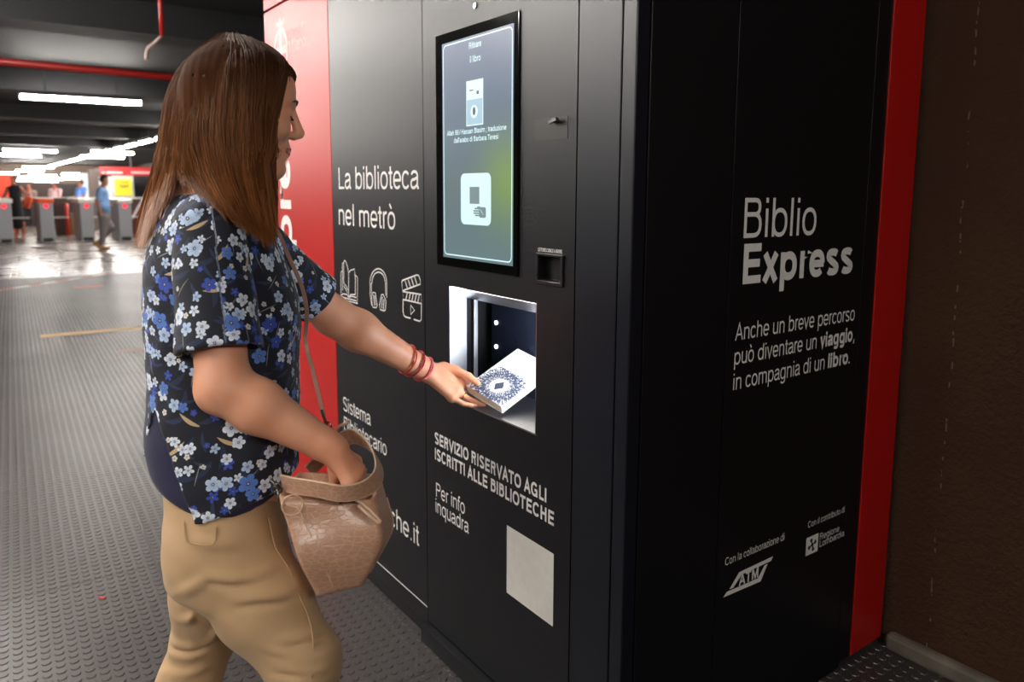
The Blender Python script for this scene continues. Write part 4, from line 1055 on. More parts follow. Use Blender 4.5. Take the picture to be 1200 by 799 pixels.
def rot2(P, az):
    a = math.radians(az); return P[:, 0]*math.cos(a)+P[:, 1]*math.sin(a), P[:, 0]*math.sin(a)-P[:, 1]*math.cos(a)
def foldnoise(P, amp, f, axis, warp=3.0):
    axis = nrm(axis); s_ = P@axis
    w = np.sin(P[:, 0]*f*0.35+1.3)+np.sin(P[:, 1]*f*0.41+P[:, 2]*f*0.22+0.4)+np.sin(P[:, 2]*f*0.31+2.0)
    v = np.sin(s_*f+w*warp*0.5)*0.6+np.sin(s_*f*1.9-w*warp*0.4+1.0)*0.3
    return amp*v
trow = [row(252, 226, 1.55, .06, .055), row(250, 240, 1.54, .11, .085), row(251, 262, 1.54, .155, .108), row(253, 300, 1.53, .165, .128), row(262, 350, 1.53, .160, .148), row(264, 400, 1.53, .155, .147),
        row(266, 450, 1.53, .152, .142), row(265, 500, 1.53, .156, .143), row(262, 545, 1.53, .163, .146), row(262, 580, 1.53, .168, .150)]
torso = LOFT(trow, .05, pw=2.3, cap=0.006)
SH = nrm(RE-RS); SHn = nrm(RE+np.array([0.0, 0, 0])-RS)
hemR = RS+SH*0.232
hemL = LS+nrm(LE-LS)*0.200
blouse = [torso, RC(NB+np.array([.0, 0, -.055]), RS+np.array([0, 0, 0.002]), .062, .066, .04), RC(NB+np.array([.0, 0, -.055]), LS, .062, .064, .04),
          RC(RS, RS+SH*0.30, .066, .077, .035), RC(LS, LS+nrm(LE-LS)*0.30, .066, .070, .03)]
# sleeves are cut at their hems, then hollowed; the trunk is cut at its slanted hem
class SLEEVECUT(Prim):
    """removes everything past the sleeve hem inside a cylinder round the arm"""
    def __init__(s, p, n, r): s.p, s.n, s.r, s.k, s.c, s.R, s.sub = np.array(p, float), nrm(n), r, .004, np.array(p, float), .42, True
    def d(s, P):
        q = P-s.p; t_ = q@s.n; rad = np.linalg.norm(q-t_[:, None]*s.n, axis=1); return np.maximum(-t_, rad-s.r)
sleeveR = [RC(RS, RS+SH*0.30, .066, .079, .03), SLEEVECUT(hemR, SH+np.array([0, 0, -0.02]), .2), RC(hemR-SH*0.05, hemR+SH*0.1, .063, .074, .004, sub=True)]
AL = nrm(LE-LS)
sleeveL = [RC(NB+np.array([0, 0, -.06]), LS, .062, .064, .03), RC(LS, LS+AL*0.30, .066, .072, .03), SLEEVECUT(hemL, AL, .2), RC(hemL-AL*0.05, hemL+AL*0.1, .060, .066, .004, sub=True)]
tilt = nrm([0.25*math.cos(math.radians(TAZ)), 0.25*math.sin(math.radians(TAZ)), -1.0])
hemz = A_(262, 570, 1.53)
trunk = [torso, RC(NB+np.array([.0, 0, -.055]), RS, .062, .064, .04), RC(NB+np.array([.0, 0, -.055]), LS, .062, .062, .04),
         RC(NB, HL(0, -.03, -.06), .062, .056, .006, sub=True)]
class SLIT(Prim):
    """side slit on the near side: the back flap ends higher and the side opens"""
    def __init__(s): s.k, s.c, s.R, s.sub = .003, A_(205, 560, 1.45), .34, True
    def d(s, P):
        lat, fwd, a, b = torso.local(P); z = P[:, 2]
        back = -(fwd+.112+.28*(1.02-z)); front = fwd-(-.112+.45*(1.02-z))
        w = np.maximum.reduce([z-1.02, back, front, -lat])
        w2 = np.maximum.reduce([z-.905, front, -lat-.35])
        return np.minimum(w, w2)
trunk += [SLIT(), CUT(hemz, tilt, .003)]
ATAN = np.arctan2
def uv_trunk(V):
    lat, fwd, a, b = torso.local(V); return np.stack([ATAN(fwd, lat)*0.155, V[:, 2]], 1)
def uv_sleeve(o, ax, ref):
    e1 = nrm(np.cross(ax, ref)); e2 = np.cross(ax, e1)
    return lambda V: np.stack([ATAN((V-o)@e1, (V-o)@e2)*0.072+0.37, -(V-o)@ax+0.11], 1)
dB = lambda P: foldnoise(P, .0026, 34, (0.5, 0.6, 0.35))+foldnoise(P, .0014, 75, (0.7, 0.3, -0.5))
dS = lambda P: foldnoise(P, .0024, 46, (0.4, 0.3, 0.9))+foldnoise(P, .0012, 90, (0.6, -0.5, 0.4))
bl = empty('blouse', (0, 0, 0), WO); bl['label'] = 'navy blouse printed with white and blue flowers'
bl.location = (-WO.location[0], -WO.location[1], 0)
sdf_object('bodice', trunk, 0.0042, M_floral, bl, disp=dB, uv=uv_trunk)
sdf_object('sleeve', sleeveR, 0.0035, M_floral, bl, disp=dS, uv=uv_sleeve(RS, SH, np.array([0, 0, 1.0])+HR*.3))
sdf_object('sleeve', sleeveL, 0.004, M_floral, bl, disp=dS, uv=uv_sleeve(LS, AL, np.array([0, 0, 1.0])))

# --- navy undershirt
M_navyshirt = cloth_mat('navy_jersey', rgb(24, 22, 52), rgb(32, 30, 66), 0.8)
urow = [row(255, 420, 1.53, .135, .128), row(258, 470, 1.53, .138, .134), row(259, 520, 1.53, .145, .138), row(262, 560, 1.53, .157, .127), row(265, 600, 1.53, .162, .120), row(267, 625, 1.53, .164, .120)]
under = LOFT(urow, .03, pw=2.3, cap=.005)
hz = A_(254, 604, 1.42)
sdf_object('undershirt', [under, CUT(hz, nrm([-0.42*math.cos(math.radians(TAZ)), -0.42*math.sin(math.radians(TAZ)), -1.0]), .02), CUT(hz, nrm([0.22*math.cos(math.radians(TAZ)), 0.22*math.sin(math.radians(TAZ)), -1.0]), .004)], 0.0048, M_navyshirt, WO, disp=lambda P: foldnoise(P, .0028, 40, (0.2, 0.2, 1.0), 2.0), label='plain navy top showing below the blouse')

# --- trousers
M_khaki = cloth_mat('khaki_twill', rgb(190, 156, 116), rgb(174, 140, 102), 0.8, 1300, 0.3)
hipR, kneeR, ankR = A_(262, 640, 1.455), A_(356, 775, 1.425), None
hipL, kneeL = A_(256, 640, 1.60), A_(240, 745, 1.66)
ankR = np.array([kneeR[0]+0.00, kneeR[1]-0.02, 0.09]); ankL = np.array([kneeL[0]-0.03, kneeL[1]-0.12, 0.10])
prow = [row(262, 525, 1.53, .132, .108), row(262, 560, 1.53, .145, .108), row(266, 600, 1.53, .155, .112), row(268, 630, 1.53, .164, .114), row(268, 660, 1.54, .166, .112)]
trous = [LOFT(prow, .03, pw=2.3, cap=.02)]
trous += [RC(hipR, hipR+(kneeR-hipR)*.5, .100, .086, .04), RC(hipR+(kneeR-hipR)*.5, kneeR, .086, .067, .02), RC(kneeR, kneeR+(ankR-kneeR)*.35, .067, .068, .02), RC(kneeR+(ankR-kneeR)*.35, ankR, .068, .060, .02)]
trous += [RC(hipL, hipL+(kneeL-hipL)*.5, .097, .082, .03), RC(hipL+(kneeL-hipL)*.5, kneeL, .082, .066, .02), RC(kneeL, kneeL+(ankL-kneeL)*.35, .066, .067, .02), RC(kneeL+(ankL-kneeL)*.35, ankL, .067, .060, .02)]
def crease(pts, r=.006, k=.012, sub=False): return [RC(pts[i], pts[i+1], r, r, k, sub) for i in range(len(pts)-1)]
def surf(px, py, dguess, prims):       # walk along the view ray to the surface
    d_ = dguess-0.25; dr = ray(px, py)
    for _ in range(60):
        v = float(evalsdf(prims, (CAM+dr*d_)[None])[0])
        if v < 0.0008: return CAM+dr*d_
        d_ += max(v*0.8, 0.0015)
        if d_ > dguess+0.4: return None
    return None
base_tr = list(trous)
FOLDS = []
def addfold(pxs, amp, wid):
    q = [surf(x, y, 1.45, base_tr) for x, y in pxs]; q = [v for v in q if v is not None]
    if len(q) >= 2: FOLDS.append((np.array(catmull(q, 2)), amp, wid))
def folddisp(P):
    out = np.zeros(len(P)); lo, hi = P.min(0), P.max(0)
    for q, amp, wid in FOLDS:
        if (q.min(0)-3*wid > hi).any() or (q.max(0)+3*wid < lo).any(): continue
        best = np.full(len(P), 9.0); tt = np.zeros(len(P)); n = len(q)-1
        for i in range(n):
            ba = q[i+1]-q[i]; pa = P-q[i]; h = np.clip(pa@ba/(ba@ba), 0, 1); d_ = np.linalg.norm(pa-h[:, None]*ba, axis=1)
            m_ = d_ < best; best = np.where(m_, d_, best); tt = np.where(m_, (i+h)/n, tt)
        out -= amp*np.sin(np.pi*np.clip(tt*.9+.05, 0, 1))*np.exp(-(best/wid)**2)
    return out
X = lambda a, b: (150+a/3.243, 560+b/3.243)
for f in ([(300, 370), (380, 385), (480, 372), (560, 340)], [(240, 235), (330, 250), (430, 250)], [(400, 470), (500, 455), (600, 440), (690, 400)], [(560, 270), (620, 285), (650, 270)], [(575, 305), (640, 320), (662, 305)],
          [(600, 345), (650, 355), (672, 345)], [(620, 385), (665, 392), (690, 380)], [(640, 425), (680, 432), (700, 418)], [(655, 465), (700, 470), (720, 455)],
          [(520, 650), (620, 665), (720, 640), (790, 590)], [(535, 690), (640, 690), (740, 670), (800, 640)], [(550, 720), (640, 735), (730, 730), (790, 700)], [(560, 620), (660, 610), (760, 570)], [(545, 760), (640, 772), (740, 770), (790, 745)],
          [(170, 440), (240, 420), (300, 380)], [(160, 620), (240, 640), (330, 600), (390, 550)], [(150, 660), (230, 680), (310, 650)], [(165, 520), (230, 540), (300, 500)], [(130, 740), (220, 745), (290, 725)]):
    addfold([X(a, b) for a, b in f], .0115, .0090)
for f in ([(290, 395), (380, 408), (480, 398)], [(400, 495), (500, 480), (620, 465)], [(520, 672), (620, 684), (720, 662)], [(545, 742), (640, 752), (760, 745)], [(560, 640), (660, 632), (750, 600)], [(160, 640), (240, 660), (330, 625)], [(180, 470), (250, 450)]):
    addfold([X(a, b) for a, b in f], -.0075, .0070)
sdf_object('trousers', trous, 0.0045, M_khaki, WO, disp=lambda P: foldnoise(P, .0020, 52, (0.15, 0.25, 1.0), 3.0)+folddisp(P), label='tan cotton trousers with creases at the knee')
M_stitch = cloth_mat('khaki_seam', rgb(184, 150, 110), rgb(172, 138, 98), 0.85)
def seam(pxs, r, name, mat=M_stitch, prims=trous, off=0.0, parent=WO):
    q = [surf(x, y, 1.45, prims) for x, y in pxs]; q = [v for v in q if v is not None]
    if len(q) < 2: return
    q = [v-nrm(v-CAM)*.0045 for v in q]; q = catmull(q, 6); bm = bmesh.new(); tube(bm, q, r, 5); return finish(name, bm, mat, parent, smooth=True)
seam([X(a, b) for a, b in [(213, 165), (220, 230), (238, 248), (322, 252), (335, 185)]], .0016, 'pocket_seam')
seam([X(a, b) for a, b in [(535, 150), (560, 260), (610, 340), (650, 440), (690, 540), (705, 640), (700, 760)]], .0018, 'side_seam')

# shoes (below the frame) so that she stands on the floor
M_shoe = plain('beige_leather', rgb(120, 92, 70), 0.5)
for an, az in ((ankR, 62), (ankL, 70)):
    a = math.radians(az); f = np.array([math.cos(a), math.sin(a), 0]); c = np.array([an[0], an[1], 0])
    sh = [RC(c-f*.035+[0, 0, .040], c+f*.07+[0, 0, .034], .036, .036, .02), RC(c+f*.07+[0, 0, .034], c+f*.15+[0, 0, .026], .036, .026, .02), RC(c+[0, 0, .05], c+[0, 0, .10], .040, .038, .03), CUT(c, (0, 0, -1), .004)]
    sdf_object('shoe', sh, .006, M_shoe, WO)

# bracelets on the left wrist
def loop(name, c, axis, r1, r2, wr, col, label, tw=0.0):
    axis = nrm(axis); e1 = nrm(np.cross(axis, [0.1, 0.2, 1])); e2 = np.cross(axis, e1)
    bm = bmesh.new()
    for s_ in (0, 1):
        pts = [c+e1*math.cos(a)*(r1)+e2*math.sin(a)*(r2)+axis*(0.0022*math.sin(3*a+s_*2.5)+s_*0.0026) for a in np.linspace(0, 2*math.pi, 30, endpoint=False)]
        tube(bm, pts, wr, 6, closed=True)
    o = finish(name, bm, plain('cord_'+name+str(round(c[0], 3)), col, 0.6), WO, label, smooth=True); return o
FA = nrm(LW-LE); ax1 = FA
loop('bracelet', LE+(LW-LE)*.765, FA+HU*0.16+HF*.1, .0405, .0400, .0020, rgb(196, 60, 44), 'orange red cord bracelet')
loop('bracelet', LE+(LW-LE)*.85, FA, .0385, .0385, .0022, rgb(184, 44, 62), 'crimson cord bracelet')
loop('bracelet', LE+(LW-LE)*.95, FA-HU*0.05, .0355, .0355, .0026, rgb(222, 92, 100), 'salmon pink cord bracelet')
rb = mc[2]+(fg[2][0]-mc[2])*.45; rax = nrm(fg[2][0]-mc[2]); e1 = nrm(np.cross(rax, [0, 0, 1])); e2 = np.cross(rax, e1)
bm = bmesh.new(); tube(bm, [rb+e1*.0104*math.cos(a)+e2*.0104*math.sin(a) for a in np.linspace(0, 2*math.pi, 20, endpoint=False)], .0014, 6, closed=True)
finish('ring', bm, plain('gold', rgb(220, 180, 90), 0.2, 1.0, bump=0), WO, 'thin gold finger ring', smooth=True)
# ================================================================ HAIR
HC = HL(0, -.01, .02)
def ontop(pts, lift):        # keep the hair outside the blouse where it falls over it
    out = []
    for (x, y, d) in pts:
        p = A_(x, y, d)
        if y > 185:
            h = surf(x, y, 1.50, trunk[:3]+[sleeveR[0]])
            if h is not None:
                dh = float(CM[2]@(h-CAM)); 
                if d > dh-lift: p = A_(x, y, dh-lift)
        out.append(p)
    return out
G = {}
near = [
 [(262, 56, 1.53), (224, 80, 1.545), (205, 117, 1.555), (198, 160, 1.565), (190, 200, 1.575), (178, 245, 1.58), (168, 290, 1.58)],
 [(262, 56, 1.49), (230, 77, 1.49), (210, 114, 1.49), (203, 150, 1.50), (195, 195, 1.52), (183, 240, 1.54), (172, 292, 1.56)],
 [(262, 56, 1.47), (238, 77, 1.445), (220, 112, 1.435), (212, 150, 1.445), (205, 190, 1.465), (195, 228, 1.495), (183, 268, 1.53)],
 [(263, 56, 1.467), (242, 77, 1.432), (227, 112, 1.415), (221, 150, 1.42), (217, 178, 1.43), (215, 196, 1.435), (213, 210, 1.44)],
 [(264, 56, 1.465), (247, 77, 1.42), (234, 112, 1.40), (229, 150, 1.405), (228, 185, 1.41), (237, 215, 1.42), (252, 240, 1.43)],
 [(268, 56, 1.46), (257, 82, 1.405), (248, 117, 1.385), (246, 160, 1.385), (251, 200, 1.39), (266, 235, 1.40), (284, 264, 1.42)],
 [(272, 56, 1.46), (271, 82, 1.395), (267, 117, 1.375), (266, 160, 1.375), (273, 205, 1.38), (288, 245, 1.40), (303, 280, 1.42)],
 [(278, 57, 1.46), (287, 82, 1.40), (288, 117, 1.38), (289, 160, 1.38), (295, 205, 1.385), (304, 250, 1.41), (314, 288, 1.43)],
 [(286, 59, 1.465), (301, 78, 1.425), (303, 112, 1.40), (302, 150, 1.40), (305, 200, 1.405), (312, 245, 1.42), (319, 288, 1.44)],
 [(296, 63, 1.475), (319, 80, 1.45), (320, 97, 1.435), (314, 130, 1.43), (311, 170, 1.425), (314, 215, 1.43), (321, 268, 1.44)],
]
far = [
 [(290, 61, 1.49), (316, 76, 1.49), (334, 90, 1.49), (330, 104, 1.515), (320, 130, 1.545), (314, 180, 1.55), (320, 230, 1.555)],
 [(284, 59, 1.50), (305, 72, 1.53), (318, 97, 1.545), (316, 135, 1.55), (312, 180, 1.555), (316, 225, 1.56), (322, 262, 1.57)],
 [(274, 57, 1.51), (275, 74, 1.55), (275, 112, 1.565), (272, 150, 1.565), (268, 190, 1.57), (266, 230, 1.575), (266, 262, 1.58)],
 [(266, 57, 1.52), (240, 76, 1.56), (225, 112, 1.575), (217, 150, 1.575), (208, 190, 1.58), (196, 235, 1.585), (184, 275, 1.59)],
]
near3 = [ontop(g, .020) for g in near]; far3 = [[A_(*q) for q in g] for g in far]
core = []
for g in near3+far3:
    c = catmull(g, 3); c = c[:-1]; n = len(c)
    for i in range(n-1):
        f0, f1 = i/(n-1), (i+1)/(n-1); rr = lambda f: .013*(1-0.55*max(0, (f-.75)/.25))+.002
        core.append(RC(c[i], c[i+1], rr(f0), rr(f1), .018))
core.append(EL(HL(0, -.016, .024), HM, (.077, .095, .083), .02))
core.append(EL(HL(0, .10, -.035), HM, (.072, .072, .098), .012, sub=True))
M_hair_t = NT('brown_hair'); t = M_hair_t
at_ = t.new('ShaderNodeAttribute'); at_.attribute_name = 'paint'
n_ = t.noise(t.mapping(t.coord(), (1, 1, 0.15)), 160, 3)
t.set(Base_Color=t.mix(t.math('MULTIPLY', n_, 0.5), at_.outputs['Color'], rgb(46, 27, 16)), Roughness=0.5, Specular_IOR_Level=0.4, Specular_Tint=(1.0, 0.70, 0.48, 1))
M_hair = t.m
def haircol(V):
    f = np.clip((1.66-V[:, 2])/0.45, 0, 1)[:, None]
    root = np.array([s2l(64), s2l(38), s2l(24)]); tip = np.array([s2l(150), s2l(90), s2l(46)])
    s_ = 0.5+0.5*np.sin(V[:, 0]*230+np.sin(V[:, 1]*140)*2)[:, None]
    c = root*(1-f)+tip*f; c = c*(0.72+0.45*s_)
    return np.concatenate([c, np.ones((len(V), 1))], 1)
M_hairc = M_hair.copy(); M_hairc.name = 'brown_hair_mass'; M_hairc.node_tree.nodes['Principled BSDF'].inputs['Roughness'].default_value = 0.85; M_hairc.node_tree.nodes['Principled BSDF'].inputs['Specular IOR Level'].default_value = 0.08
hairo = sdf_object('hair', core, .0034, M_hairc, WO, disp=lambda P: .0004*np.sin(P@(CM[0]*420)+np.sin(P[:, 2]*18)*2.0)+.0004*np.sin(P@(CM[0]*900+CM[2]*300)), colour=haircol, label='long straight brown hair')
# loose strands over the mass
def strands(groups, count, segs=15, lift=.0165):
    V = []; Fq = []; col = []
    curves = [[np.array(catmull(g, 5)) for g in G_] for G_ in groups]
    base = 0
    for G_ in curves:
        ng = len(G_); L = len(G_[0])
        cn = int(count*ng/sum(len(q) for q in curves))
        for _ in range(cn):
            s_ = rng.uniform(-0.25, ng-0.75); 
            t0 = max(0.0, rng.normal(0.0, .03)); t1 = min(1.0, rng.uniform(0.86, 1.02)) if rng.random() < .8 else rng.uniform(.5, .9)
            T = np.linspace(t0, t1, segs); pts = []
            jit = rng.normal(0, .0035, 3); out_l = lift+abs(rng.normal(0, .0030)); wav = rng.normal(0, .12); ph = rng.uniform(0, 6)
            for tt in T:
                se = np.clip(s_+wav*tt*np.sin(tt*3+ph), -0.2, ng-0.8)
                if gap is not None and G_ is curves[0] and gap < se < gap+1:       # the hair parts over the shoulder
                    u = se-gap; w_ = np.clip((tt-.45)/.35, 0, 1); se = gap+(u*(1-w_)+(0 if u < .5 else 1)*w_)
                i = int(np.clip(np.floor(se), 0, ng-2)); f = se-i
                k = min(tt*(L-1), L-1.001); j = int(k); e = k-j
                A0 = G_[i][j]*(1-e)+G_[i][min(j+1, L-1)]*e; A1 = G_[i+1][j]*(1-e)+G_[i+1][min(j+1, L-1)]*e
                p = A0*(1-f)+A1*f
                o = p-(HC if p[2] > HC[2]-.05 else np.array([HC[0], HC[1], p[2]])); o = o/(np.linalg.norm(o)+1e-9)
                if p[2] < HC[2]-.12: o = o*0.4-CM[2]*0.6
                pts.append(p+o*(out_l*(1-0.3*tt)+.018*max(0, .4-tt))+jit*(0.3+tt))
            pts = np.array(pts); tg = np.gradient(pts, axis=0); tg /= np.linalg.norm(tg, axis=1)[:, None]+1e-9
            a = np.cross(tg, CM[2]); a /= np.linalg.norm(a, axis=1)[:, None]+1e-9; b_ = np.cross(tg, a)
            r_ = np.full(segs, rng.uniform(.0004, .0009)); r_[-1] *= .25; r_[-2] *= .6
            for q in range(3):
                an = q*2.094; V.append(pts+(a*math.cos(an)+b_*math.sin(an))*r_[:, None])
            for q in range(3):
                q2 = (q+1) % 3
                for m in range(segs-1): Fq.append((base+q*segs+m, base+q2*segs+m, base+q2*segs+m+1, base+q*segs+m+1))
            base += 3*segs
            k_ = rng.uniform(.7, 1.35); zz = pts[:, 2]; f = np.clip((1.66-zz)/.45, 0, 1)[:, None]
            c = (np.array([s2l(74), s2l(44), s2l(27)])*(1-f)+np.array([s2l(178), s2l(110), s2l(58)])*f)*k_
            c = np.concatenate([c, np.ones((segs, 1))], 1); col += [c]*3
    V = np.concatenate(V); col = np.concatenate(col)
    off = np.array(wpos(WO)); me = bpy.data.meshes.new('hair_strands'); me.from_pydata((V-off).tolist(), [], Fq); me.update()
    ca = me.color_attributes.new('paint', 'FLOAT_COLOR', 'POINT'); ca.data.foreach_set('color', col.ravel())
    o = link('hair_strands', me, M_hair, WO, smooth=True); o['kind'] = 'stuff'; return o
gap = None
strands([near3, [near3[-1]]+far3+[near3[0]]], 8500)

# ================================================================ HANDBAG
t = NT('croc_leather'); v = t.coord()
vo = t.new('ShaderNodeTexVoronoi'); vo.feature = 'DISTANCE_TO_EDGE'; t.link(t.mapping(v, (60, 60, 120), (0.3, 0.5, 0.2)), vo.inputs['Vector']); vo.inputs['Scale'].default_value = 1.0; vo.inputs['Randomness'].default_value = 0.8
ed = t.math('MULTIPLY', vo.outputs['Distance'], 9.0, clamp=True); n_ = t.noise(v, 12, 4)
t.set(Base_Color=t.mix(ed, rgb(206, 164, 134), t.mix(n_, rgb(196, 150, 122), rgb(184, 138, 110))), Roughness=t.math('MULTIPLY_ADD', n_, 0.15, 0.25), Coat_Weight=0.25, Coat_Roughness=0.2)
t.bump(ed, 0.35, 0.0012); M_leather = t.m
M_edge = plain('pale_leather_edge', rgb(222, 188, 156), 0.5); M_lining = plain('bag_lining', rgb(60, 44, 38), 0.8); M_metal = plain('dark_nickel', rgb(120, 116, 110), 0.25, 0.9, bump=0)
levels = [((326, 581, 1.325), (438, 586, 1.385), (447, 556, 1.49), (350, 553, 1.455)),
          ((331, 600, 1.318), (443, 602, 1.375), (453, 583, 1.49), (350, 580, 1.46)),
          ((343, 634, 1.312), (447, 634, 1.370), (460, 616, 1.485), (357, 620, 1.46)),
          ((357, 672, 1.318), (436, 664, 1.368), (447, 646, 1.475), (370, 655, 1.455)),
          ((369, 700, 1.330), (425, 687, 1.372), (433, 671, 1.462), (380, 682, 1.445))]
Lv = [[A_(*q) for q in l] for l in levels]
cols_ = [catmull([l[k] for l in Lv], 6) for k in range(4)]
nlev = len(cols_[0])
def ring(c, shrink=0.0, n=7, rad=0.32):
    m_ = np.mean(c, axis=0); c = [p+(m_-p)*shrink for p in c]; out = []
    for i in range(4):
        p0, p1, p2 = c[i-1], c[i], c[(i+1) % 4]
        ra = min(rad, .012/np.linalg.norm(p1-p0)) ; rb = min(rad, .012/np.linalg.norm(p2-p1))
        a, b = p1+(p0-p1)*ra, p1+(p2-p1)*rb
        for k in range(n):
            u = k/(n-1); out.append(a*(1-u)**2+p1*2*u*(1-u)+b*u*u)
        q = c[(i+1) % 4]; rb2 = min(rad, .012/np.linalg.norm(q-p1)); e = q+(p1-q)*rb2
        for k in range(1, 6): out.append(b+(e-b)*k/6)
    return out
BAG = empty('handbag', tuple(float(q) for q in A_(400, 660, 1.41)))
tag(BAG, 'tan crocodile-pattern leather handbag hanging from the woman, her right hand inside it', 'handbag')
bm = bmesh.new(); rings = []
bulge = nrm(-CM[2]+CM[0]*0.1)
for j in range(nlev):
    c = [cols_[k][j] for k in range(4)]; r_ = ring(c); f = j/(nlev-1); m_ = np.mean(c, axis=0)
    row_ = []
    for p in r_:
        o = nrm(p-m_); q = p+o*.003*math.sin(math.pi*min(1, f*1.02))
        q = q+bulge*(.003*math.sin(f*9+p[0]*40)+.002*math.sin(p[2]*60+p[1]*30))
        row_.append(bm.verts.new(q))
    rings.append(row_)
nr = len(rings[0])
inner = []
for j, sh_ in ((0, .07), (8, .10)):
    c = [cols_[k][j] for k in range(4)]; inner.append([bm.verts.new(p) for p in ring(c, sh_)])
for a, b in list(zip(rings, rings[1:])):
    for k in range(nr): bm.faces.new((a[k], a[(k+1) % nr], b[(k+1) % nr], b[k]))
botc = bm.verts.new(np.mean([v.co[:] for v in rings[-1]], axis=0)-np.array([0, 0, .006]))
for k in range(nr): bm.faces.new((rings[-1][k], rings[-1][(k+1) % nr], botc))
for k in range(nr):
    bm.faces.new((rings[0][k], inner[0][k], inner[0][(k+1) % nr], rings[0][(k+1) % nr])); bm.faces.new((inner[0][k], inner[1][k], inner[1][(k+1) % nr], inner[0][(k+1) % nr]))
ic = bm.verts.new(np.mean([v.co[:] for v in inner[1]], axis=0))
for k in range(nr): bm.faces.new((inner[1][k], ic, inner[1][(k+1) % nr]))
bagbody = finish('bag_body', bm, M_leather, BAG, smooth=True)
def bagcurve(pts, j_off=0):   # on the front face: (u across, v down) -> point
    out = []
    for u, v in pts:
        k = v*(nlev-1); j = int(min(k, nlev-2)); e = k-j
        a = cols_[0][j]*(1-e)+cols_[0][j+1]*e; b = cols_[1][j]*(1-e)+cols_[1][j+1]*e
        out.append(a+(b-a)*u+bulge*(.0025+.003*math.sin(v*9)))
    return out
def seamb(name, pts, r, mat, label=None):
    bm = bmesh.new(); tube(bm, catmull(bagcurve(pts), 6), r, 6); return finish(name, bm, mat, BAG, label, smooth=True)
seamb('seam', [(.17, .12), (.20, .35), (.26, .6), (.40, .93)], .0011, M_edge)
seamb('seam', [(.74, .30), (.80, .62), (.90, .50), (1.0, .28)], .0011, M_edge)
bm = bmesh.new()
# round tab at the upper left
cpt = bagcurve([(.13, .13)])[0]; ux = nrm(bagcurve([(.25, .13)])[0]-cpt); uz = np.cross(ux, -CM[2]); uz = nrm(uz)
pts = [cpt+ux*.018*math.cos(a)+uz*.018*math.sin(a)-CM[2]*.001 for a in np.linspace(0, 2*math.pi, 24, endpoint=False)]
tube(bm, pts, .0013, 6, closed=True); finish('round_tab_seam', bm, M_edge, BAG, smooth=True)
# piping along the right edge of the side
bm = bmesh.new(); tube(bm, [cols_[2][j]+nrm(cols_[2][j]-cols_[0][j])*.001 for j in range(6, nlev)], .0018, 6); finish('piping', bm, M_edge, BAG, smooth=True)
def ribbon(name, pts, width, up, mat, parent, thick=.0035, sub=8, label=None, edge=None):
    c = catmull(pts, sub); n = len(c); bm = bmesh.new(); rr = []
    for i in range(n):
        tg = nrm(c[min(i+1, n-1)]-c[max(i-1, 0)]); u_ = up(i/(n-1)); w_ = nrm(u_-tg*(u_@tg)); nn_ = np.cross(tg, w_)
        ww = width(i/(n-1)) if callable(width) else width
        rr.append([bm.verts.new(c[i]+w_*a*ww/2+nn_*b*thick/2) for a, b in ((-1, -1), (1, -1), (1, 1), (-1, 1))])
    for i in range(n-1):
        for k in range(4): bm.faces.new((rr[i][k], rr[i][(k+1) % 4], rr[i+1][(k+1) % 4], rr[i+1][k]))
    bm.faces.new(rr[0]); bm.faces.new(rr[-1][::-1])
    return finish(name, bm, mat, parent, label, bevel=.0008, seg=1)
UPW = np.array([0, 0, 1.0])
hp = [(331, 566, 1.36), (345, 569, 1.325), (372, 573, 1.305), (400, 578, 1.305), (424, 574, 1.325), (441, 562, 1.365), (444, 545, 1.415), (436, 527, 1.455), (424, 516, 1.485), (408, 512, 1.505), (385, 530, 1.52), (362, 552, 1.50)]
H3 = [A_(*q) for q in hp]
ribbon('handle', H3, .030, lambda f: UPW+CM[2]*-0.2-CM[0]*0.5*max(0, math.sin(math.pi*np.clip((f-.35)/.5, 0, 1))), M_leather, BAG, label='broad leather carrying handle')
for dz in (-1, 1):
    bm = bmesh.new(); cc_ = catmull(H3, 8); n = len(cc_); pts = []
    for i in range(n):
        f = i/(n-1); tg = nrm(cc_[min(i+1, n-1)]-cc_[max(i-1, 0)]); u_ = UPW+CM[2]*-0.2-CM[0]*0.5*max(0, math.sin(math.pi*np.clip((f-.35)/.5, 0, 1))); w_ = nrm(u_-tg*(u_@tg)); pts.append(cc_[i]+w_*dz*.0150)
    tube(bm, pts, .0019, 6); finish('handle_piping', bm, M_edge, BAG, smooth=True)
# shoulder strap
def chest(z_, l_):
    lx, ly, la, lb, laz = [float(np.interp(z_, torso.z, f)) for f in torso.f]; laz = math.radians(laz)
    ff = (lb+.014)*math.sqrt(max(0, 1-(l_/la)**2)); return np.array([lx+math.cos(laz)*ff+math.sin(laz)*l_, ly+math.sin(laz)*ff-math.cos(laz)*l_, z_])
st = [(351, 372, 1.46), (358, 400, 1.455), (366, 432, 1.45), (374, 465, 1.45), (379, 487, 1.45)]
ribbon('shoulder_strap', [chest(z_, l_) for z_, l_ in ((1.395, -.07), (1.34, -.065), (1.28, -.05), (1.22, -.03), (1.17, -.012))]+[A_(*q) for q in st[1:]], .0085, lambda f: CM[0], plain('strap_leather', rgb(168, 128, 112), 0.45), BAG, .003, label='thin shoulder strap')
bm = bmesh.new(); tube(bm, catmull([A_(377, 480, 1.448), A_(380, 490, 1.448), A_(383, 498, 1.45), A_(386, 505, 1.452)], 4), .0028, 8)
tube(bm, [A_(384, 500, 1.45)+CM[0]*.007*math.cos(a)+CM[1]*.009*math.sin(a) for a in np.linspace(0, 6.28, 14, endpoint=False)], .0018, 6, closed=True)
finish('strap_clip', bm, M_metal, BAG, smooth=True)
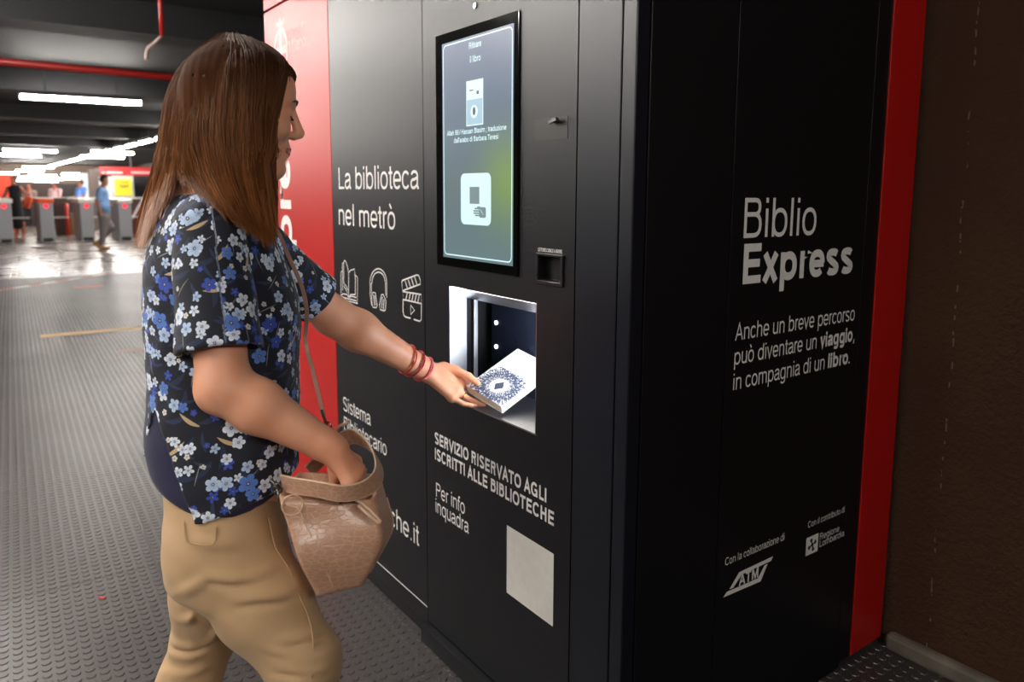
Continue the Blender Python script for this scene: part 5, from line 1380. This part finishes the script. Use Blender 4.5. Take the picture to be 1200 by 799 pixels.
bm = bmesh.new(); tube(bm, catmull([A_(318, 562, 1.36), A_(322, 568, 1.35), A_(326, 577, 1.34), A_(328, 586, 1.335)], 4), .0032, 8)
tube(bm, [A_(325, 573, 1.34)+CM[0]*.008*math.cos(a)+CM[1]*.010*math.sin(a) for a in np.linspace(0, 6.28, 14, endpoint=False)], .0020, 6, closed=True)
finish('strap_clip', bm, M_metal, BAG, smooth=True)
# zip with its leather pull
bm = bmesh.new(); z0 = bagcurve([(.70, .045)])[0]
tube(bm, catmull(bagcurve([(.62, .06), (.68, .035), (.76, .03), (.84, .045)]), 5), .0035, 8); finish('zip', bm, M_metal, BAG, smooth=True)
pz = [A_(417, 586, 1.338), A_(424, 590, 1.332), A_(434, 598, 1.33), A_(444, 608, 1.332), A_(446, 611, 1.334), A_(442, 611, 1.331), A_(431, 602, 1.327), A_(420, 592, 1.330)]
bm = bmesh.new(); tube(bm, catmull(pz, 5), .0026, 6); finish('zip_pull', bm, M_edge, BAG, 'pale leather zip pull', smooth=True)
bm = bmesh.new(); tube(bm, catmull([A_(393, 503, 1.49), A_(398, 499, 1.485), A_(403, 497, 1.48), A_(407, 494, 1.475)], 4), .0035, 6); finish('strap_keeper', bm, M_edge, BAG, smooth=True)
# tissue sticking out of the bag
def crumple(name, corners, n, amp, mat, label, cat):
    a, b, c, d = (np.array(q) for q in corners); bm = bmesh.new(); g_ = []
    nv = np.cross(b-a, d-a); nv /= np.linalg.norm(nv)
    for i in range(n):
        r_ = []
        for j in range(n):
            u, v = i/(n-1), j/(n-1); p = (a*(1-u)+b*u)*(1-v)+(d*(1-u)+c*u)*v
            p = p+nv*amp*(math.sin(u*7+v*3)+math.sin(v*11-u*4)*.6+rng.normal(0, .25)); r_.append(bm.verts.new(p))
        g_.append(r_)
    for i in range(n-1):
        for j in range(n-1): bm.faces.new((g_[i][j], g_[i+1][j], g_[i+1][j+1], g_[i][j+1]))
    bmesh.ops.solidify(bm, geom=bm.faces[:], thickness=.0006)
    o = finish(name, bm, mat); tag(o, label, cat); return o
crumple('tissue', [A_(402, 574, 1.44), A_(428, 577, 1.455), A_(430, 548, 1.47), A_(417, 556, 1.46)], 9, .0025, plain('white_tissue', rgb(225, 228, 240), 0.7), 'crumpled white tissue sticking out of the open handbag', 'tissue')

# ================================================================ THE BOOK
bu, bw, bn = np.array([-.080, .917, .391]), np.array([.953, .185, -.238]), np.array([.291, -.353, .889])
bu /= np.linalg.norm(bu); bw = nrm(bw-bu*(bw@bu)); bn = np.cross(bw, bu); bn = bn if bn[2] > 0 else -bn
BL = A_(547, 452, 2.10); BW_, BH_, BT_ = .137, .205, .025
BK = empty('book', tuple(float(q) for q in BL-bn*BT_)); tag(BK, 'white paperback with a black ink drawing, held half inside the lit slot', 'book')
t = NT('book_cover'); uvn = t.new('ShaderNodeUVMap'); uvn.uv_map = 'UVMap'; sp = t.new('ShaderNodeSeparateXYZ'); t.link(uvn.outputs[0], sp.inputs[0])
ux_ = t.math('SUBTRACT', sp.outputs[0], 0.53); uy_ = t.math('MULTIPLY', t.math('SUBTRACT', sp.outputs[1], 0.27), 1.5)
cb = t.new('ShaderNodeCombineXYZ'); t.link(ux_, cb.inputs[0]); t.link(uy_, cb.inputs[1])
rr_ = t.vmath('LENGTH', cb.outputs[0]).outputs['Value']; an_ = t.math('ARCTAN2', uy_, ux_)
cb2 = t.new('ShaderNodeCombineXYZ'); t.link(t.math('MULTIPLY', an_, 11.0), cb2.inputs[0]); t.link(t.math('MULTIPLY', rr_, 9.0), cb2.inputs[1])
ray_ = t.noise(cb2.outputs[0], 1.6, 3, 0.7)
ink = t.math('MULTIPLY', t.math('GREATER_THAN', ray_, t.math('ADD', 0.40, t.math('MULTIPLY', t.math('ABSOLUTE', t.math('SUBTRACT', rr_, 0.36)), 0.55))), t.math('MULTIPLY', t.math('GREATER_THAN', rr_, 0.20), t.math('LESS_THAN', t.math('ADD', rr_, t.math('MULTIPLY', ray_, 0.12)), 0.66)))
ink = t.math('MULTIPLY', ink, t.math('LESS_THAN', sp.outputs[1], 0.58))
ex = t.math('DIVIDE', ux_, 0.10); ey = t.math('DIVIDE', uy_, 0.13)
eye = t.math('LESS_THAN', t.math('ADD', t.math('ABSOLUTE', ex), t.math('ABSOLUTE', ey)), 1.15)
t.set(Base_Color=t.mix(eye, t.mix(ink, rgb(232, 232, 230), rgb(46, 56, 84)), rgb(30, 38, 66)), Roughness=0.4); M_cover = t.m
M_pages = plain('book_pages', rgb(226, 212, 190), 0.8, grain=0.1, gscale=300)
def bk(u, w, n_): return BL+bw*u+bu*w+bn*n_
def bslab(name, u0, u1, w0, w1, n0, n1, mat, uv=False, label=None):
    bm = bmesh.new(); vs = [bm.verts.new(bk(u, w, n_)) for n_ in (n0, n1) for u, w in ((u0, w0), (u1, w0), (u1, w1), (u0, w1))]
    for f in ((3, 2, 1, 0), (4, 5, 6, 7), (0, 1, 5, 4), (1, 2, 6, 5), (2, 3, 7, 6), (3, 0, 4, 7)): bm.faces.new([vs[i] for i in f])
    if uv:
        l_ = bm.loops.layers.uv.new('UVMap')
        for f in bm.faces:
            for lp in f.loops:
                p = np.array(lp.vert.co)-BL; lp[l_].uv = ((p@bw)/BW_, (p@bu)/BH_)
    return finish(name, bm, mat, BK, label)
bslab('front_cover', 0, BW_, 0, BH_, -.0006, 0, M_cover, True, 'white cover printed with black rays around an eye')
bslab('page_block', .001, BW_-.0015, .0012, BH_-.0012, -BT_+.0006, -.0006, M_pages)
bslab('back_cover', 0, BW_, 0, BH_, -BT_, -BT_+.0006, M_white)
bslab('spine', -.0007, 0, 0, BH_, -BT_, 0, M_white)

# ================================================================ PEOPLE FAR BEHIND
def person_far(label, d, head, hair, parts, loc):
    e = empty('person', loc); tag(e, label, 'person')
    for name, prims, mat, h in parts: sdf_object(name, prims, h, mat, e, sm=1)
    return e
def simplehead(c, az, s=1.0, pitch=0):
    R_, F_, U_ = frame(az, pitch); M_ = np.array([R_, F_, U_]); P, L_ = head_prims(np.array(c), M_, s); return P, L_, M_
def L2(cs, ra): return [RC(np.array(cs[i]), np.array(cs[i+1]), ra[i], ra[i+1], .02) for i in range(len(cs)-1)]
# walking man
D0 = 18.36; off = lambda p, dx: p+CM[2]*dx
q = lambda x, y, dx=0.0: A_(x, y, D0+dx)
hd, hL_, hM_ = simplehead(q(122.3, 211.5), 35)
skin2 = skin_mat('brown_skin', rgb(168, 112, 84), rgb(140, 92, 70))
bodyp = hd+[RC(q(121.5, 216), q(119.5, 221), .055, .06, .02)]+L2([q(117, 224, -.2), q(114.5, 236, -.24), q(117.5, 248, -.22)], [.05, .042, .032])+L2([q(120, 224, .2), q(123.5, 235, .22), q(128, 240, .2)], [.05, .042, .032])
bodyp += [RC(q(117.5, 248, -.22), q(118.2, 252, -.22), .034, .026, .02), RC(q(128, 240, .2), q(131, 240, .2), .034, .026, .02), RC(q(120, 222), q(121, 246), .09, .09, .03), RC(q(119, 280, -.08), q(120, 289, -.08), .04, .04, .02)]
shirt = [RC(q(119.5, 224, -.12), q(119.5, 224, .12), .085, .085, .04), RC(q(119.5, 226), q(121.5, 243), .135, .135, .06), RC(q(121.5, 243, -.05), q(122, 250, .05), .135, .14, .05),
         RC(q(118, 224, -.18), q(115.8, 233, -.22), .075, .068, .03), RC(q(120, 224, .18), q(122.5, 232, .21), .075, .068, .03), CUT(q(120, 253), (0, 0, -1), .01)]
pants = [RC(q(121.5, 250), q(122, 254), .14, .14, .04)]+L2([q(122, 255, .07), q(130.5, 266, .06), q(117.5, 282, .06)], [.11, .08, .06])+L2([q(121.5, 255, -.07), q(121, 269, -.08), q(119.5, 286, -.08)], [.11, .08, .065])
shoes = [RC(q(115.5, 283.5, .06), q(110.5, 285.5, .06), .05, .04, .02), RC(q(110.5, 285.5, .06), q(115, 288.5, .06), .04, .04, .02)]
fz = q(119, 291, -.08); fz2 = q(127, 291.2, -.08); fz[2] = .045; fz2[2] = .04
shoes2 = [RC(fz, fz2, .05, .042, .02), RC(fz, q(119.5, 287, -.08), .05, .05, .03)]
hairp = [EL(hL_(0, -.02, .03), hM_, (.085, .108, .098), .02), EL(hL_(0, .09, -.04), hM_, (.08, .07, .09), .01, sub=True), RC(hL_(0, .05, .10), hL_(0, .0, .115), .05, .05, .03)]
b0 = onZ(120, 292)
MAN = person_far('dark-haired man in a light blue T-shirt and grey trousers walking past the turnstiles', D0, None, None,
  [('body', bodyp, skin2, .012), ('hair', hairp, plain('black_hair', rgb(24, 20, 20), 0.5), .012), ('t_shirt', shirt, cloth_mat('blue_shirt', rgb(120, 158, 206), rgb(100, 138, 188)), .014),
   ('trousers', pants, cloth_mat('grey_trousers', rgb(120, 112, 112), rgb(98, 92, 94)), .014), ('shoe', shoes, plain('tan_shoe', rgb(176, 136, 90), 0.6), .01), ('shoe', shoes2, M_yshoe if 'M_yshoe' in globals() else plain('tan_shoe_b', rgb(176, 136, 90), 0.6), .01)], (float(b0[0]), float(b0[1]), 0))
# woman in black behind the turnstiles
D1_ = 22.6; q = lambda x, y, dx=0.0: A_(x, y, D1_+dx)
hd, hL_, hM_ = simplehead(q(15.8, 210.5), -30)
g0 = onZ(22, 281.6)
bodyp = hd+[RC(q(16, 215), q(16.5, 219), .05, .055, .02)]+L2([q(9.5, 220), q(6, 228), q(1, 236)], [.05, .04, .03])+L2([q(24, 220), q(28.5, 226), q(36, 229)], [.05, .04, .03])+[RC(q(16.5, 221), q(18, 240), .10, .10, .03)]
def leg(x, y0, x2):
    b = q(x2, 280); b[2] = .08; return [RC(q(x, y0), b, .065, .042, .02), RC(b, b+np.array([.16, -.03, -.04]), .042, .035, .02)]
legs = leg(20.5, 262, 20)+leg(27, 262, 28)
dress = [RC(q(12, 220.5), q(22, 220.5), .07, .07, .03), RC(q(17, 222), q(18, 236), .15, .14, .05), RC(q(18, 236), q(22, 264), .15, .18, .05), CUT(q(22, 268), (0, 0, -1), .01)]
hairp = [EL(hL_(0, -.02, .03), hM_, (.088, .108, .10), .02), EL(hL_(0, .09, -.05), hM_, (.07, .07, .09), .01, sub=True)]
skin3 = skin_mat('tanned_skin', rgb(206, 120, 96), rgb(180, 100, 80))
person_far('woman in a long black dress holding an orange bag behind the left turnstiles', D1_, None, None,
  [('body', bodyp, skin3, .013), ('leg', legs[:2], skin3, .013), ('leg', legs[2:], skin3, .013), ('hair', hairp, plain('dark_hair', rgb(40, 26, 24), 0.5), .014), ('dress', dress, cloth_mat('black_dress', rgb(22, 20, 24), rgb(30, 28, 32)), .016)], (float(g0[0]), float(g0[1]), 0))
bm = bmesh.new(); obox(bm, q(32.5, 237, -.35), nrm(CM[0]*.95+CM[1]*-.3), CM[2], nrm(CM[1]+CM[0]*.3), .10, .05, .17)
o = finish('carrier_bag', bm, plain('orange_bag', rgb(238, 96, 52), 0.5), bevel=.02); tag(o, 'bright orange bag held by the woman in the black dress', 'bag')
bm = bmesh.new(); tube(bm, catmull([q(30, 231, -.35), q(32, 226.5, -.2), q(35.5, 229.5, -.05), q(35, 232, -.35)], 5), .012, 6); finish('bag_handle', bm, plain('orange_handle', rgb(210, 80, 44), 0.5), o, smooth=True)
# two people further back, seen above the turnstiles
def bust(label, x, y, D2, az, mshirt, mhair, mskin, lean=0.0, s=1.0):
    q = lambda a, b, dx=0.0: A_(a, b, D2+dx); pxm = FPX/D2
    hd, hL_, hM_ = simplehead(q(x+lean, y), az); hx = hL_(0, -.02, -.10); base = q(x, y+1.45*pxm); base[2] = 0
    ch = hx+np.array([0, 0, -.10])-CM[0]*lean/pxm*.5; hip = base+np.array([0, 0, .95]); lat_ = nrm(np.array([math.sin(math.radians(az)), -math.cos(math.radians(az)), 0]))
    fw_ = np.array([math.cos(math.radians(az)), math.sin(math.radians(az)), 0])
    bodyp = hd+[RC(hx+np.array([0, 0, .04]), ch, .055, .06, .02), RC(ch, hip, .10, .10, .03)]
    shirt = [RC(ch+lat_*.14, ch-lat_*.14, .08, .08, .04), RC(ch-[0, 0, .1], hip, .145, .15, .05)]
    for s_ in (-1, 1):
        sh = ch+lat_*.19*s_; el = sh+fw_*.08-[0, 0, .27]; wr = el+fw_*.2-[0, 0, .05]
        shirt += [RC(sh, sh+(el-sh)*.7, .07, .062, .03)]; bodyp += L2([sh, el, wr], [.05, .042, .032])+[RC(wr, wr+fw_*.09, .034, .025, .02)]
    pants = [RC(hip, hip-[0, 0, .08], .155, .155, .05)]
    for s_ in (-1, 1): pants += [RC(hip+lat_*.09*s_-[0, 0, .05], base+lat_*.1*s_+[0, 0, .08], .10, .065, .03), RC(base+lat_*.1*s_+[0, 0, .05], base+lat_*.1*s_+fw_*.17+[0, 0, .045], .045, .04, .02)]
    hairp = [EL(hL_(0, -.02, .03), hM_, (.088, .110, .10), .02), EL(hL_(0, .09, -.05), hM_, (.07, .07, .09), .01, sub=True)]
    return person_far(label, D2, None, None, [('body', bodyp, mskin, .015), ('hair', hairp, mhair, .015), ('shirt', shirt, mshirt, .016), ('trousers', pants, M_gt, .018)], (float(base[0]), float(base[1]), 0))
M_gt = cloth_mat('dark_trousers', rgb(50, 46, 50), rgb(60, 56, 60))
bust('person in a pink-white top standing far behind the turnstiles', 64, 217, 28.5, -40, cloth_mat('pink_top', rgb(226, 190, 190), rgb(205, 165, 170)), plain('hair_brown_b', rgb(60, 40, 36), 0.6), skin3)
bust('person in a bright blue shirt far behind, left of the walking man', 94, 214.5, 27.0, -60, cloth_mat('royal_shirt', rgb(70, 110, 190), rgb(110, 150, 215)), plain('hair_black_b', rgb(20, 18, 20), 0.6), skin2)
bust('person in a pale shirt behind the woman in black at the far left', 34, 219, 29.0, -20, cloth_mat('grey_shirt', rgb(150, 120, 112), rgb(130, 104, 98)), plain('hair_dark_b', rgb(36, 26, 24), 0.6), skin3)
